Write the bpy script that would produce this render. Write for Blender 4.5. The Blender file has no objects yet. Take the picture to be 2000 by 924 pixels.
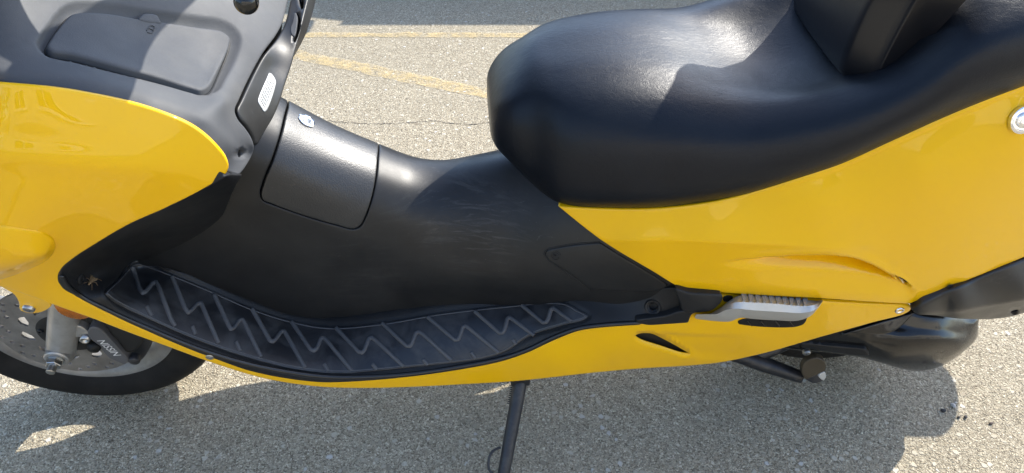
import bpy, bmesh, math, random
import numpy as np
from mathutils import Vector, Matrix
from mathutils.geometry import delaunay_2d_cdt
from mathutils.bvhtree import BVHTree

random.seed(7)
rng = np.random.default_rng(7)
scene = bpy.context.scene
col = scene.collection

# ------------------------------------------------------------------ camera
CAM_H, CAM_D, PITCH, FOC = 1.25, 1.0, math.radians(40), 1377.0
cam_data = bpy.data.cameras.new('camera')
cam_data.sensor_width = 36.0
cam_data.lens = 36.0 * FOC / 2000.0
cam_data.clip_start = 0.02
cam_data.clip_end = 3000
cam = bpy.data.objects.new('camera', cam_data)
col.objects.link(cam)
cam.location = (0, -CAM_D, CAM_H)
cam.rotation_euler = (math.radians(90) - PITCH, 0, 0)
scene.camera = cam

# ------------------------------------------------------------------ sky and sun
SUN = Vector((0.78, 0.80, 1.0)).normalized()       # towards the sun
world = bpy.data.worlds.new('World')
scene.world = world
world.use_nodes = True
wn = world.node_tree
wn.nodes.clear()
sky = wn.nodes.new('ShaderNodeTexSky')
sky.sky_type = 'NISHITA'
sky.sun_disc = False
sky.sun_elevation = math.asin(SUN.z)
sky.sun_rotation = math.atan2(SUN.x, SUN.y)
sky.altitude = 200
sky.air_density = 1.0
sky.dust_density = 1.0
sky.ozone_density = 1.0
bg = wn.nodes.new('ShaderNodeBackground')
bg.inputs['Strength'].default_value = 0.15
wo = wn.nodes.new('ShaderNodeOutputWorld')
wn.links.new(sky.outputs[0], bg.inputs[0])
wn.links.new(bg.outputs[0], wo.inputs[0])
sl = bpy.data.lights.new('sun', 'SUN')
sl.energy = 2.6
sl.angle = math.radians(0.53)
sl.color = (1.0, 0.95, 0.86)
sun = bpy.data.objects.new('sun', sl)
col.objects.link(sun)
sun.rotation_euler = SUN.to_track_quat('Z', 'Y').to_euler()
sun.location = (2, 4, 6)

scene.view_settings.view_transform = 'Standard'
scene.view_settings.look = 'None'
scene.view_settings.gamma = 1.0
scene.view_settings.use_curve_mapping = False
scene.view_settings.exposure = 1.82

# ------------------------------------------------------------------ materials
def mat(name, base, rough=0.5, metal=0.0, coat=0.0, spec=0.5, coat_rough=0.03):
    m = bpy.data.materials.new(name)
    m.use_nodes = True
    b = m.node_tree.nodes['Principled BSDF']
    b.inputs['Base Color'].default_value = (*base, 1)
    b.inputs['Roughness'].default_value = rough
    b.inputs['Metallic'].default_value = metal
    b.inputs['Coat Weight'].default_value = coat
    b.inputs['Coat Roughness'].default_value = coat_rough
    b.inputs['Specular IOR Level'].default_value = spec
    return m

class NT:
    """small node helper"""
    def __init__(s, m):
        s.t = m.node_tree; s.b = s.t.nodes['Principled BSDF']
        s.tc = s.t.nodes.new('ShaderNodeTexCoord')
    def n(s, kind, **kw):
        x = s.t.nodes.new('ShaderNode' + kind)
        for k, v in kw.items():
            if k in x.inputs: x.inputs[k].default_value = v
            else: setattr(x, k, v)
        return x
    def l(s, a, b): s.t.links.new(a, b)
    def coords(s, scale=(1, 1, 1), rot=(0, 0, 0), out='Object'):
        mp = s.n('Mapping'); mp.inputs['Scale'].default_value = scale; mp.inputs['Rotation'].default_value = rot
        s.l(s.tc.outputs[out], mp.inputs[0]); return mp.outputs[0]
    def noise(s, scale, detail=4, rough=.55, vec=None, dist=0.0):
        x = s.n('TexNoise'); x.inputs['Scale'].default_value = scale; x.inputs['Detail'].default_value = detail
        x.inputs['Roughness'].default_value = rough; x.inputs['Distortion'].default_value = dist
        s.l(vec if vec is not None else s.tc.outputs['Object'], x.inputs['Vector']); return x.outputs[0]
    def vor(s, scale, feature='F1', vec=None, out='Distance', rnd=1.0):
        x = s.n('TexVoronoi'); x.feature = feature; x.inputs['Scale'].default_value = scale
        x.inputs['Randomness'].default_value = rnd
        s.l(vec if vec is not None else s.tc.outputs['Object'], x.inputs['Vector']); return x.outputs[out]
    def ramp(s, fac, stops):
        x = s.n('ValToRGB'); e = x.color_ramp.elements
        while len(e) < len(stops): e.new(0.5)
        for i, (p, c) in enumerate(stops):
            e[i].position = p; e[i].color = (*c, 1) if len(c) == 3 else c
        s.l(fac, x.inputs[0]); return x.outputs[0]
    def mix(s, fac, a, b, mode='MIX'):
        x = s.n('Mix'); x.data_type = 'RGBA'; x.blend_type = mode
        for v, i in ((fac, 0), (a, 6), (b, 7)):
            if hasattr(v, 'is_output'): s.l(v, x.inputs[i])
            elif i == 0: x.inputs[0].default_value = v
            else: x.inputs[i].default_value = (*v, 1)
        return x.outputs[2]
    def mrange(s, v, a, b, c, d):
        x = s.n('MapRange'); x.inputs[1].default_value = a; x.inputs[2].default_value = b
        x.inputs[3].default_value = c; x.inputs[4].default_value = d
        s.l(v, x.inputs[0]); return x.outputs[0]
    def bump(s, h, strength=.2, dist=.001, prev=None):
        x = s.n('Bump'); x.inputs['Strength'].default_value = strength; x.inputs['Distance'].default_value = dist
        s.l(h, x.inputs['Height'])
        if prev is not None: s.l(prev, x.inputs['Normal'])
        return x.outputs[0]
    def set(s, key, v): s.l(v, s.b.inputs[key])

g3 = lambda v: (v, v, v)
M = {}
# yellow paint with a clear coat, faint dust and road film
m = M['yellow'] = mat('yellow_paint', (0.82, 0.455, 0.002), 0.30, 0, .65, 0.08, 0.015)
k = NT(m)
dust = k.ramp(k.noise(7, 6, .65), [(.45, g3(0)), (.78, g3(1))])
speck = k.ramp(k.noise(420, 2, .6), [(.66, g3(0)), (.72, g3(1))])
c = k.mix(k.mrange(dust, 0, 1, 0, .06), (0.82, 0.455, 0.002), (0.50, 0.32, 0.07))
c = k.mix(k.mrange(speck, 0, 1, 0, .10), c, (0.28, 0.22, 0.10))
k.set('Base Color', c)
k.set('Coat Roughness', k.mrange(k.noise(14, 5, .6), .35, .8, .008, .07))
k.set('Normal', k.bump(k.noise(26, 2, .4), .012, .004))
# black plastics
def plastic(name, base, rough, faded, scuff=0.3, grain=0.25, gscale=900, spec=.28):
    m = mat(name, g3(base), rough, spec=spec)
    k = NT(m)
    patch = k.ramp(k.noise(6, 6, .65), [(.35, g3(0)), (.75, g3(1))])
    c = k.mix(patch, (base * .93, base * .97, base * 1.05), (faded, faded, faded * .98))
    streak = k.noise(1.0, 5, .7, k.coords((16, 70, 40), (.2, .5, .9)), 1.2)
    streak = k.ramp(streak, [(.66, g3(0)), (.80, g3(1))])
    c = k.mix(k.mrange(streak, 0, 1, 0, scuff), c, g3(.16))
    spots = k.ramp(k.vor(95), [(.03, g3(1)), (.055, g3(0))])
    c = k.mix(k.mrange(spots, 0, 1, 0, .25), c, g3(.22))
    k.set('Base Color', c)
    k.set('Roughness', k.mrange(k.noise(9, 5, .6), .3, .75, rough - .08, rough + .12))
    k.set('Normal', k.bump(k.noise(gscale, 2, .6), grain, .0004))
    return m
M['plastic'] = plastic('black_plastic', .011, .46, .021, .3, spec=.26)
M['deck'] = plastic('faded_black_plastic', .072, .55, .105, .2, .5, 700, .13)
M['tunnel'] = plastic('satin_black_plastic', .009, .41, .022, .5, .4, 800, .34)
M['lid_grain'] = plastic('grained_black_plastic', .016, .40, .032, .25, 1.0, 420, .50)
M['deck_lid'] = plastic('faded_lid_plastic', .072, .55, .105, .2, .7, 600, .13)
M['gloss'] = mat('gloss_black_paint', g3(.006), .16, 0, .0)
k = NT(M['gloss'])
dm = k.ramp(k.noise(11, 7, .7), [(.45, g3(0)), (.8, g3(1))])
k.set('Base Color', k.mix(k.mrange(dm, 0, 1, 0, .16), g3(.006), (.10, .085, .065)))
k.set('Roughness', k.mrange(dm, 0, 1, .14, .40))
M['rail'] = mat('satin_rail', g3(.008), .30)
M['dark'] = mat('dark_inner', g3(.006), .7)
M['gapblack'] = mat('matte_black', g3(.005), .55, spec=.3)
# rubber mat
m = M['mat'] = mat('rubber_mat', (.016, .018, .024), .42)
k = NT(m)
d1 = k.ramp(k.noise(16, 6, .7, None, .6), [(.44, g3(0)), (.70, g3(1))])
k.set('Base Color', k.mix(k.mrange(d1, 0, 1, 0, .62), (.0105, .011, .013), (.062, .062, .062)))
k.set('Roughness', k.mrange(d1, 0, 1, .34, .62))
k.set('Normal', k.bump(k.noise(300, 3, .6), .15, .0006))
M['rib'] = mat('rubber_rib', (.078, .078, .080), .65, spec=.3)
# vinyl seat
m = M['vinyl'] = mat('seat_vinyl', (.0105, .0115, .015), .36, spec=.25)
k = NT(m)
w = k.vor(95, 'DISTANCE_TO_EDGE', k.coords((1, 1, 1)))
wr = k.noise(55, 6, .72, k.coords((1, 1.6, 1.3)), 1.4)
fine = k.vor(900, 'F1')
fade = k.ramp(k.noise(9, 5, .6), [(.35, g3(0)), (.8, g3(1))])
k.set('Roughness', k.mrange(k.noise(18, 5, .65), 0.3, .75, .31, .42))
k.set('Base Color', k.mix(fade, (.0035, .0050, .0085), (.007, .009, .0125)))
k.set('Normal', k.bump(fine, .16, .0007, k.bump(wr, .22, .0024)))
M['tailp'] = plastic('tail_plastic', .012, .36, .022, .3, .2, 900, .5)
M['backrest'] = mat('backrest_vinyl', (.008, .008, .010), .30)
k = NT(M['backrest'])
k.set('Normal', k.bump(k.noise(70, 5, .7), .10, .002))
M['alu'] = mat('cast_aluminium', (.46, .45, .42), .45, .35)
k = NT(M['alu'])
k.set('Roughness', k.mrange(k.noise(25, 3, .5), .3, .8, .34, .46))
M['tooth'] = mat('cast_teeth', (.30, .30, .30), .5, .0)
M['silver'] = mat('silver_paint', (.42, .41, .39), .38, .55)
k = NT(M['silver'])
dd = k.ramp(k.noise(24, 6, .7), [(.4, g3(0)), (.8, g3(1))])
k.set('Base Color', k.mix(k.mrange(dd, 0, 1, 0, .7), (.42, .41, .39), (.20, .18, .15)))
M['rim'] = mat('rim_paint', (.40, .39, .37), .42, .4)
k = NT(M['rim'])
dd = k.ramp(k.noise(19, 6, .7), [(.4, g3(0)), (.8, g3(1))])
k.set('Base Color', k.mix(k.mrange(dd, 0, 1, 0, .8), (.24, .235, .225), (.11, .10, .085)))
M['disc'] = mat('brake_disc_steel', (.42, .40, .37), .36, .5)
k = NT(M['disc'])
k.set('Base Color', k.mix(k.ramp(k.noise(30, 5, .6), [(.35, g3(0)), (.75, g3(1))]), (.27, .255, .235), (.15, .135, .12)))
M['steel'] = mat('steel_bolt', (.45, .44, .42), .35, 1.0)
M['caliper'] = mat('caliper_grey', (.10, .10, .105), .5, .2)
M['whitetext'] = mat('white_lettering', (.7, .7, .68), .5)
M['tyre'] = mat('tyre_rubber', g3(.009), .7, spec=.22)
k = NT(M['tyre'])
k.set('Base Color', k.mix(k.ramp(k.noise(15, 6, .7), [(.4, g3(0)), (.8, g3(1))]), g3(.007), (.022, .020, .018)))
k.set('Normal', k.bump(k.noise(160, 3, .6), .12, .001))
M['amber'] = mat('amber_lens', (.75, .25, .01), .15, 0, .5)
M['amber'].node_tree.nodes['Principled BSDF'].inputs['Transmission Weight'].default_value = .35
M['label'] = mat('white_sticker', (.46, .47, .46), .4)
M['ink'] = mat('sticker_ink', g3(.03), .5)
M['chrome'] = mat('chrome', (.75, .76, .78), .12, 1.0)
M['brownrubber'] = mat('worn_pedal_rubber', (.045, .033, .018), .5)
M['darkmetal'] = mat('black_steel', (.022, .023, .026), .42, .2)
k = NT(M['darkmetal'])
k.set('Base Color', k.mix(k.ramp(k.noise(22, 6, .7), [(.45, g3(0)), (.8, g3(1))]), (.020, .021, .024), (.07, .065, .06)))
M['clear'] = mat('smoked_screen', (.5, .52, .55), .05)
M['clear'].node_tree.nodes['Principled BSDF'].inputs['Transmission Weight'].default_value = .9

# ------------------------------------------------------------------ the parked vehicle's own frame
LEAN, YAW = math.radians(5.5), math.radians(4.5)
ORIG = np.array([-0.005, 0.05, 0.0])
_rx = np.array([[1, 0, 0], [0, math.cos(LEAN), -math.sin(LEAN)], [0, math.sin(LEAN), math.cos(LEAN)]])
_rz = np.array([[math.cos(YAW), -math.sin(YAW), 0], [math.sin(YAW), math.cos(YAW), 0], [0, 0, 1]])
RB = _rz @ _rx
_F = np.array([0, math.cos(PITCH), -math.sin(PITCH)])
_U = np.array([0, math.sin(PITCH), math.cos(PITCH)])
_X = np.array([1.0, 0, 0])
EYE = RB.T @ (np.array([0, -CAM_D, CAM_H]) - ORIG)

def rays(px):
    px = np.atleast_2d(np.asarray(px, float))
    d = _F + np.outer((px[:, 0] - 1000) / FOC, _X) + np.outer((462 - px[:, 1]) / FOC, _U)
    return d @ RB                      # rows = RB.T @ d
def atY(x, y, yb):
    d = rays([(x, y)])[0]; return EYE + d * ((yb - EYE[1]) / d[1])
def groundpt(x, y, z=0.0):             # world point on the ground
    d = _F + (x - 1000) / FOC * _X + (462 - y) / FOC * _U
    return np.array([0, -CAM_D, CAM_H]) + d * ((z - CAM_H) / d[2])

# ------------------------------------------------------------------ surfaces
class Field:
    """smooth sheet through measured points (x, y, lateral distance from the centre plane)"""
    def __init__(s, ctrl, smooth=1e-5):
        s.c = np.array([(a[0], a[1]) for a in ctrl], float) / 100.0
        w = []
        for a in ctrl:
            d = rays([(a[0], a[1])])[0]
            if isinstance(a[2], tuple):
                n = np.array(a[2][:3]); t = (a[2][3] - n @ EYE) / (n @ d)
            else:
                t = (a[2] - EYE[1]) / d[1]
            w.append(1.0 / t)
        n = len(w)
        K = s._k(s.c, s.c) + np.eye(n) * smooth
        P = np.c_[np.ones(n), s.c]
        A = np.zeros((n + 3, n + 3)); A[:n, :n] = K; A[:n, n:] = P; A[n:, :n] = P.T
        s.w = np.linalg.solve(A, np.r_[w, 0, 0, 0])
    @staticmethod
    def _k(a, b):
        r2 = ((a[:, None] - b[None]) ** 2).sum(2)
        return np.where(r2 > 1e-12, .5 * r2 * np.log(np.maximum(r2, 1e-12)), 0)
    def ev(s, uv):
        uv = np.atleast_2d(uv); q = uv / 100.0
        w = s._k(q, s.c) @ s.w[:-3] + s.w[-3] + q @ s.w[-2:]
        return EYE + rays(uv) / w[:, None]
    def inv(s, px): return np.asarray(px, float)
    def normal(s, uv):
        e = 0.6
        du = s.ev(uv + [e, 0]) - s.ev(uv - [e, 0]); dv = s.ev(uv + [0, e]) - s.ev(uv - [0, e])
        n = np.cross(du, dv); n /= np.linalg.norm(n, axis=1)[:, None] + 1e-12
        f = ((EYE - s.ev(uv)) * n).sum(1) < 0
        n[f] *= -1
        return n

def cr(P, t):
    """non-uniform Catmull-Rom through rows of P at chord parameters, evaluated at t in [0,1]"""
    P = np.asarray(P, float); n = len(P)
    fl = P.reshape(n, -1)
    d = np.sqrt(((fl[1:] - fl[:-1]) ** 2).sum(1)) ** .7 + 1e-9
    k = np.r_[0, np.cumsum(d)]; k /= k[-1]
    m = np.zeros_like(fl)
    m[1:-1] = ((fl[2:] - fl[1:-1]) / (k[2:] - k[1:-1])[:, None] * (k[1:-1] - k[:-2])[:, None]
               + (fl[1:-1] - fl[:-2]) / (k[1:-1] - k[:-2])[:, None] * (k[2:] - k[1:-1])[:, None]) / (k[2:] - k[:-2])[:, None]
    m[0] = (fl[1] - fl[0]) / (k[1] - k[0]); m[-1] = (fl[-1] - fl[-2]) / (k[-1] - k[-2])
    t = np.clip(t, 0, 1); i = np.clip(np.searchsorted(k, t, side='right') - 1, 0, n - 2)
    h = (k[i + 1] - k[i]); s = (t - k[i]) / h
    s = s[:, None]; h = h[:, None]
    o = (2 * s ** 3 - 3 * s ** 2 + 1) * fl[i] + (s ** 3 - 2 * s ** 2 + s) * h * m[i] + (-2 * s ** 3 + 3 * s ** 2) * fl[i + 1] + (s ** 3 - s ** 2) * h * m[i + 1]
    return o.reshape((len(t),) + P.shape[1:])

class Loft:
    """sections (x, [(y, z)...]) from the near base over the top to the far base; parameters scaled to about a millimetre"""
    def __init__(s, sections, NU=200, NV=120, mirror=True):
        S = []
        for x, pr in sections:
            half = [(x, y, z) for y, z in pr]            # centre -> base (near side)
            full = half[::-1] + [(x, -y, z) for (x, y, z) in half[1:]] if mirror else half
            S.append(full)
        S = np.array(S)
        t = np.linspace(0, 1, NU); v = np.linspace(0, 1, NV)
        A = cr(S, t)
        s.G = np.stack([cr(A[i], v) for i in range(NU)])     # NU,NV,3
        s.NU, s.NV = NU, NV
        s.LU = np.linalg.norm(np.diff(s.G[:, NV // 2], axis=0), axis=1).sum() * 1000
        s.LV = np.linalg.norm(np.diff(s.G[NU // 2], axis=0), axis=1).sum() * 1000
        du = np.gradient(s.G, axis=0); dv = np.gradient(s.G, axis=1)
        n = np.cross(du, dv); n /= np.linalg.norm(n, axis=2)[..., None] + 1e-12
        if n[NU // 2, NV // 2, 2] < 0: n = -n
        s.N = n
        vs = [Vector(p) for p in s.G.reshape(-1, 3)]
        fs = [(i * NV + j, i * NV + j + 1, (i + 1) * NV + j + 1, (i + 1) * NV + j) for i in range(NU - 1) for j in range(NV - 1)]
        s.bvh = BVHTree.FromPolygons(vs, fs)
    def _bil(s, A, uv):
        uv = np.atleast_2d(uv)
        a = np.clip(uv[:, 0] / s.LU * (s.NU - 1), 0, s.NU - 1.001); b = np.clip(uv[:, 1] / s.LV * (s.NV - 1), 0, s.NV - 1.001)
        i = a.astype(int); j = b.astype(int); a = (a - i)[:, None]; b = (b - j)[:, None]
        return A[i, j] * (1 - a) * (1 - b) + A[i + 1, j] * a * (1 - b) + A[i, j + 1] * (1 - a) * b + A[i + 1, j + 1] * a * b
    def ev(s, uv): return s._bil(s.G, uv)
    def normal(s, uv):
        n = s._bil(s.N, uv); return n / (np.linalg.norm(n, axis=1)[:, None] + 1e-12)
    def inv(s, px):
        out = []; last = None
        for p, d in zip(np.atleast_2d(px), rays(px)):
            loc, nn, fi, dist = s.bvh.ray_cast(Vector(EYE), Vector(d).normalized())
            if loc is None:
                best = s.bvh.find_nearest(Vector(EYE + d * 1.1)); fi = best[2]; loc = best[0]
            i, j = divmod(fi, s.NV - 1)
            o = s.G[i, j]; e1 = s.G[i + 1, j] - o; e2 = s.G[i, j + 1] - o; q = np.array(loc) - o
            A = np.array([[e1 @ e1, e1 @ e2], [e1 @ e2, e2 @ e2]]); ab = np.linalg.solve(A + np.eye(2) * 1e-14, [q @ e1, q @ e2])
            out.append(((i + ab[0]) / (s.NU - 1) * s.LU, (j + ab[1]) / (s.NV - 1) * s.LV))
        return np.array(out)

# ------------------------------------------------------------------ 2-D helpers
def smooth_closed(pts, step):
    """closed outline; a point given as (x, y, 1) is a sharp corner"""
    P = [(p[0], p[1]) for p in pts]; C = [len(p) > 2 for p in pts]
    n = len(P)
    if not any(C):
        Q = np.array([P[i % n] for i in range(-3, n + 4)], float)
        t = np.linspace(0, 1, (n + 6) * 40)
        d = np.sqrt(((Q[1:] - Q[:-1]) ** 2).sum(1)) ** .7; kk = np.r_[0, np.cumsum(d)]; kk /= kk[-1]
        curve = cr(Q, np.linspace(kk[3], kk[n + 3], n * 40))[:-1]
    else:
        i0 = C.index(True); P = P[i0:] + P[:i0]; C = C[i0:] + C[:i0]
        P.append(P[0]); C.append(True)
        curve = []; a = 0
        for b in range(1, len(P)):
            if C[b]:
                seg = np.array(P[a:b + 1], float)
                if len(seg) == 2: sp = seg[0] + np.linspace(0, 1, 60)[:, None] * (seg[1] - seg[0])
                else: sp = cr(seg, np.linspace(0, 1, 40 * len(seg)))
                curve.append(sp[:-1]); a = b
        curve = np.concatenate(curve)
    L = np.r_[0, np.cumsum(np.linalg.norm(np.diff(np.r_[curve, curve[:1]], axis=0), axis=1))]
    m = max(8, int(L[-1] / step))
    s = np.linspace(0, L[-1], m, endpoint=False)
    cc = np.r_[curve, curve[:1]]
    return np.c_[np.interp(s, L, cc[:, 0]), np.interp(s, L, cc[:, 1])]
def smooth_open(pts, n): return cr(np.array(pts, float), np.linspace(0, 1, n))
def inside(pts, poly):
    out = np.zeros(len(pts), bool); x, y = pts[:, 0], pts[:, 1]
    a = poly; b = np.roll(poly, -1, 0)
    for (x1, y1), (x2, y2) in zip(a, b):
        if y1 == y2: continue
        c = ((y1 > y) != (y2 > y)) & (x < (x2 - x1) * (y - y1) / (y2 - y1) + x1)
        out ^= c
    return out
def dist_poly(pts, poly, closed=True):
    a = poly if closed else poly[:-1]; b = np.roll(poly, -1, 0) if closed else poly[1:]
    best = np.full(len(pts), 1e9)
    for s0 in range(0, len(a), 64):
        A = a[s0:s0 + 64]; D = b[s0:s0 + 64] - A
        q = pts[:, None] - A[None]
        t = np.clip((q * D[None]).sum(2) / ((D * D).sum(1)[None] + 1e-12), 0, 1)
        best = np.minimum(best, np.sqrt(((q - t[..., None] * D[None]) ** 2).sum(2)).min(1))
    return best
def sstep(a, b, x):
    t = np.clip((x - a) / (b - a), 0, 1); return t * t * (3 - 2 * t)
def area(p): return .5 * np.sum(p[:, 0] * np.roll(p[:, 1], -1) - np.roll(p[:, 0], -1) * p[:, 1])
def inset(poly, d):
    n = len(poly); p0 = np.roll(poly, 1, 0); p1 = np.roll(poly, -1, 0)
    t = p1 - p0; t /= np.linalg.norm(t, axis=1)[:, None] + 1e-12
    nr = np.c_[-t[:, 1], t[:, 0]] * (1 if area(poly) > 0 else -1)
    return poly + nr * d

# ------------------------------------------------------------------ object helpers
def link(name, me, material, parent=None, smooth=True):
    o = bpy.data.objects.new(name, me); col.objects.link(o)
    if material is not None: me.materials.append(material)
    if parent is not None: o.parent = parent
    if smooth and len(me.polygons): me.polygons.foreach_set('use_smooth', [True] * len(me.polygons))
    me.update()
    return o
def mesh_from(name, verts, faces, material, parent=None, smooth=True):
    me = bpy.data.meshes.new(name)
    me.from_pydata([tuple(map(float, v)) for v in verts], [], [tuple(map(int, f)) for f in faces])
    return link(name, me, material, parent, smooth)
def mirror_of(o, name=None):
    me = o.data.copy()
    n = len(me.vertices); co = np.empty(n * 3); me.vertices.foreach_get('co', co); co = co.reshape(-1, 3); co[:, 1] *= -1
    me.vertices.foreach_set('co', co.ravel()); me.flip_normals(); me.update()
    m = bpy.data.objects.new(name or o.name.split('.')[0], me); col.objects.link(m); m.parent = o.parent
    return m

def panel(name, parent, surf, outline, material, holes=(), h=6.0, roll=3.0, skirt=.006, disp=None, lift=0.0,
          gap=0.0, raw_uv=False, mm=.0008, mirror=False, keep=None, hole_roll=True, lines=()):
    """a moulded piece cut from a surface: rounded-over edge (roll), returned rim (skirt), optional openings"""
    loops = []
    for i, ol in enumerate([outline] + list(holes)):
        pts = smooth_closed(ol, 2.5) if not isinstance(ol, np.ndarray) else ol
        uv = pts if (raw_uv or (isinstance(ol, np.ndarray))) else surf.inv(pts)
        uv = smooth_poly(uv, max(2.0, min(h, roll * 1.5 if roll else h)))
        if area(uv) < 0: uv = uv[::-1]
        if gap: uv = inset(uv, gap if i == 0 else -gap)
        loops.append(uv)
    out = loops[0]
    pts = [l for l in loops]; rings = []
    for li, l in enumerate(loops):
        sgn = 1 if li == 0 else -1
        if roll and (li == 0 or hole_roll):
            for f in (.1, .3, .6, 1.0):
                rings.append((inset(l, sgn * roll * f), roll * f))
    x0, y0 = out.min(0); x1, y1 = out.max(0)
    gx, gy = np.meshgrid(np.arange(x0, x1, h), np.arange(y0, y1, h * .866))
    gx = gx + (np.arange(gx.shape[0]) % 2)[:, None] * h * .5
    grid = np.c_[gx.ravel(), gy.ravel()]
    def dmin(q): return np.min([dist_poly(q, l) for l in loops], axis=0)
    def ok(q):
        m_ = inside(q, out)
        for hl in loops[1:]: m_ &= ~inside(q, hl)
        return m_
    grid = grid[ok(grid)]; d = dmin(grid); grid = grid[d > roll + .45 * h]
    extra = []
    for q, off in rings:
        q = q[ok(q)]
        if len(q): extra.append(q[dmin(q) > off * .93])
    if len(lines):
        lp = np.concatenate(list(lines)); lp = lp[ok(lp)]; lp = lp[dmin(lp) > roll + 1.0]
        grid = grid[np.min([dist_poly(grid, l_) for l_ in lines], axis=0) > 1.6]; extra.append(lp)
    bnd = np.concatenate(loops)
    allp = np.concatenate([bnd] + extra + [grid])
    edges = []; s0 = 0
    for l in loops:
        n = len(l); edges += [(s0 + i, s0 + (i + 1) % n) for i in range(n)]; s0 += n
    r = delaunay_2d_cdt([Vector(p) for p in allp], edges, [], 0, 1e-4)
    V = np.array([tuple(v) for v in r[0]]); T = np.array([f for f in r[2] if len(f) == 3])
    cen = V[T].mean(1); T = T[ok(cen)]
    # boundary vertices
    dd = dmin(V)
    P = surf.ev(V); N = surf.normal(V)
    off = np.full(len(V), lift, float)
    if disp is not None: off += disp(V)
    if roll:
        if hole_roll or len(loops) == 1: e = dd
        else: e = dist_poly(V, out)
        q = np.clip(1 - e / roll, 0, 1); off -= roll * mm * (1 - np.sqrt(np.maximum(0, 1 - q * q)))
    P = P + N * off[:, None]
    # faces oriented with the surface normal
    a, b, c_ = P[T[:, 0]], P[T[:, 1]], P[T[:, 2]]
    fl = (np.cross(b - a, c_ - a) * N[T[:, 0]]).sum(1) < 0
    T[fl] = T[fl][:, ::-1]
    ec = {}
    for t in T:
        for i in range(3):
            e = (t[i], t[(i + 1) % 3]); ec[e] = 1
    be = [e for e in ec if (e[1], e[0]) not in ec]
    verts = list(P); faces = [tuple(t) for t in T]; mp = {}
    for a_, b_ in be:
        for v in (a_, b_):
            if v not in mp: mp[v] = len(verts); verts.append(P[v] - N[v] * skirt)
        faces.append((b_, a_, mp[a_], mp[b_]))
    used = sorted({i for f in faces for i in f}); re_ = {v: i for i, v in enumerate(used)}
    o = mesh_from(name, [verts[i] for i in used], [tuple(re_[i] for i in f) for f in faces], material, parent)
    if mirror: mirror_of(o)
    return o
def smooth_poly(poly, step):
    L = np.r_[0, np.cumsum(np.linalg.norm(np.diff(np.r_[poly, poly[:1]], axis=0), axis=1))]
    m_ = max(8, int(L[-1] / step)); s = np.linspace(0, L[-1], m_, endpoint=False); cc = np.r_[poly, poly[:1]]
    return np.c_[np.interp(s, L, cc[:, 0]), np.interp(s, L, cc[:, 1])]

def ribbon(name, parent, surf, line, width, height, material, n=40, lift=0.0, lifts=None, linear=False):
    """raised bead following a line on a surface"""
    if linear:
        q_ = np.array(line, float); L_ = np.r_[0, np.cumsum(np.linalg.norm(np.diff(q_, axis=0), axis=1))]
        e_ = np.unique(np.r_[np.linspace(0, L_[-1], n), L_]); pts = np.c_[np.interp(e_, L_, q_[:, 0]), np.interp(e_, L_, q_[:, 1])]
        pts[1:-1] = .25 * pts[:-2] + .5 * pts[1:-1] + .25 * pts[2:]
    else: pts = smooth_open(line, n)
    uv = surf.inv(pts)
    t = np.gradient(uv, axis=0); t /= np.linalg.norm(t, axis=1)[:, None] + 1e-9
    s = np.c_[-t[:, 1], t[:, 0]]
    prof = [(-.5, -.0006), (-.42, height * .6), (-.2, height), (.2, height), (.42, height * .6), (.5, -.0006)]
    rows = []
    for a, b in prof:
        q = uv + s * width * a
        base = lift if lifts is None else lifts
        rows.append(surf.ev(q) + surf.normal(q) * (base + b))
    return grid_mesh(name, np.stack(rows, 1), material, parent, cap=True)

def grid_mesh(name, G, material, parent=None, closed_v=False, cap=False, smooth=True):
    nu, nv = G.shape[:2]
    F = []
    for i in range(nu - 1):
        for j in range(nv if closed_v else nv - 1):
            j2 = (j + 1) % nv
            F.append((i * nv + j, (i + 1) * nv + j, (i + 1) * nv + j2, i * nv + j2))
    V = list(G.reshape(-1, 3))
    if cap:
        F.append(tuple(range(nv - 1, -1, -1))[::-1]); F.append(tuple((nu - 1) * nv + j for j in range(nv - 1, -1, -1)))
    o = mesh_from(name, V, F, material, parent, smooth)
    bm = bmesh.new(); bm.from_mesh(o.data); bmesh.ops.recalc_face_normals(bm, faces=bm.faces); bm.to_mesh(o.data); bm.free()
    return o

def frame_for(d):
    d = np.asarray(d, float); d = d / np.linalg.norm(d)
    a = np.array([0, 0, 1.0]) if abs(d[2]) < .9 else np.array([1.0, 0, 0])
    u = np.cross(d, a); u /= np.linalg.norm(u); return d, u, np.cross(d, u)
def tube(name, path, r, material, parent=None, n=16, caps=True, sub=1):
    path = np.array(path, float)
    if sub > 1: path = cr(path, np.linspace(0, 1, sub))
    R = np.full(len(path), r) if np.isscalar(r) else (np.array(r, float) if len(r) == len(path) else np.interp(np.linspace(0, 1, len(path)), np.linspace(0, 1, len(r)), r))
    t = np.gradient(path, axis=0)
    d, u, v = frame_for(t[0]); rings = []
    for i in range(len(path)):
        d = t[i] / np.linalg.norm(t[i]); u = u - d * (u @ d); u /= np.linalg.norm(u); v = np.cross(d, u)
        an = np.linspace(0, 2 * np.pi, n, endpoint=False)
        rings.append(path[i] + R[i] * (np.cos(an)[:, None] * u + np.sin(an)[:, None] * v))
    return grid_mesh(name, np.array(rings), material, parent, True, caps)
def lathe(name, center, axis, prof, material, parent=None, n=48, smooth=True):
    """prof: (distance along the axis, radius)"""
    d, u, v = frame_for(axis); c0 = np.array(center, float)
    an = np.linspace(0, 2 * np.pi, n, endpoint=False)
    G = np.array([c0 + d * a + max(r, 1e-5) * (np.cos(an)[:, None] * u + np.sin(an)[:, None] * v) for a, r in prof])
    o = grid_mesh(name, G, material, parent, True, False, smooth)
    return o
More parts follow.
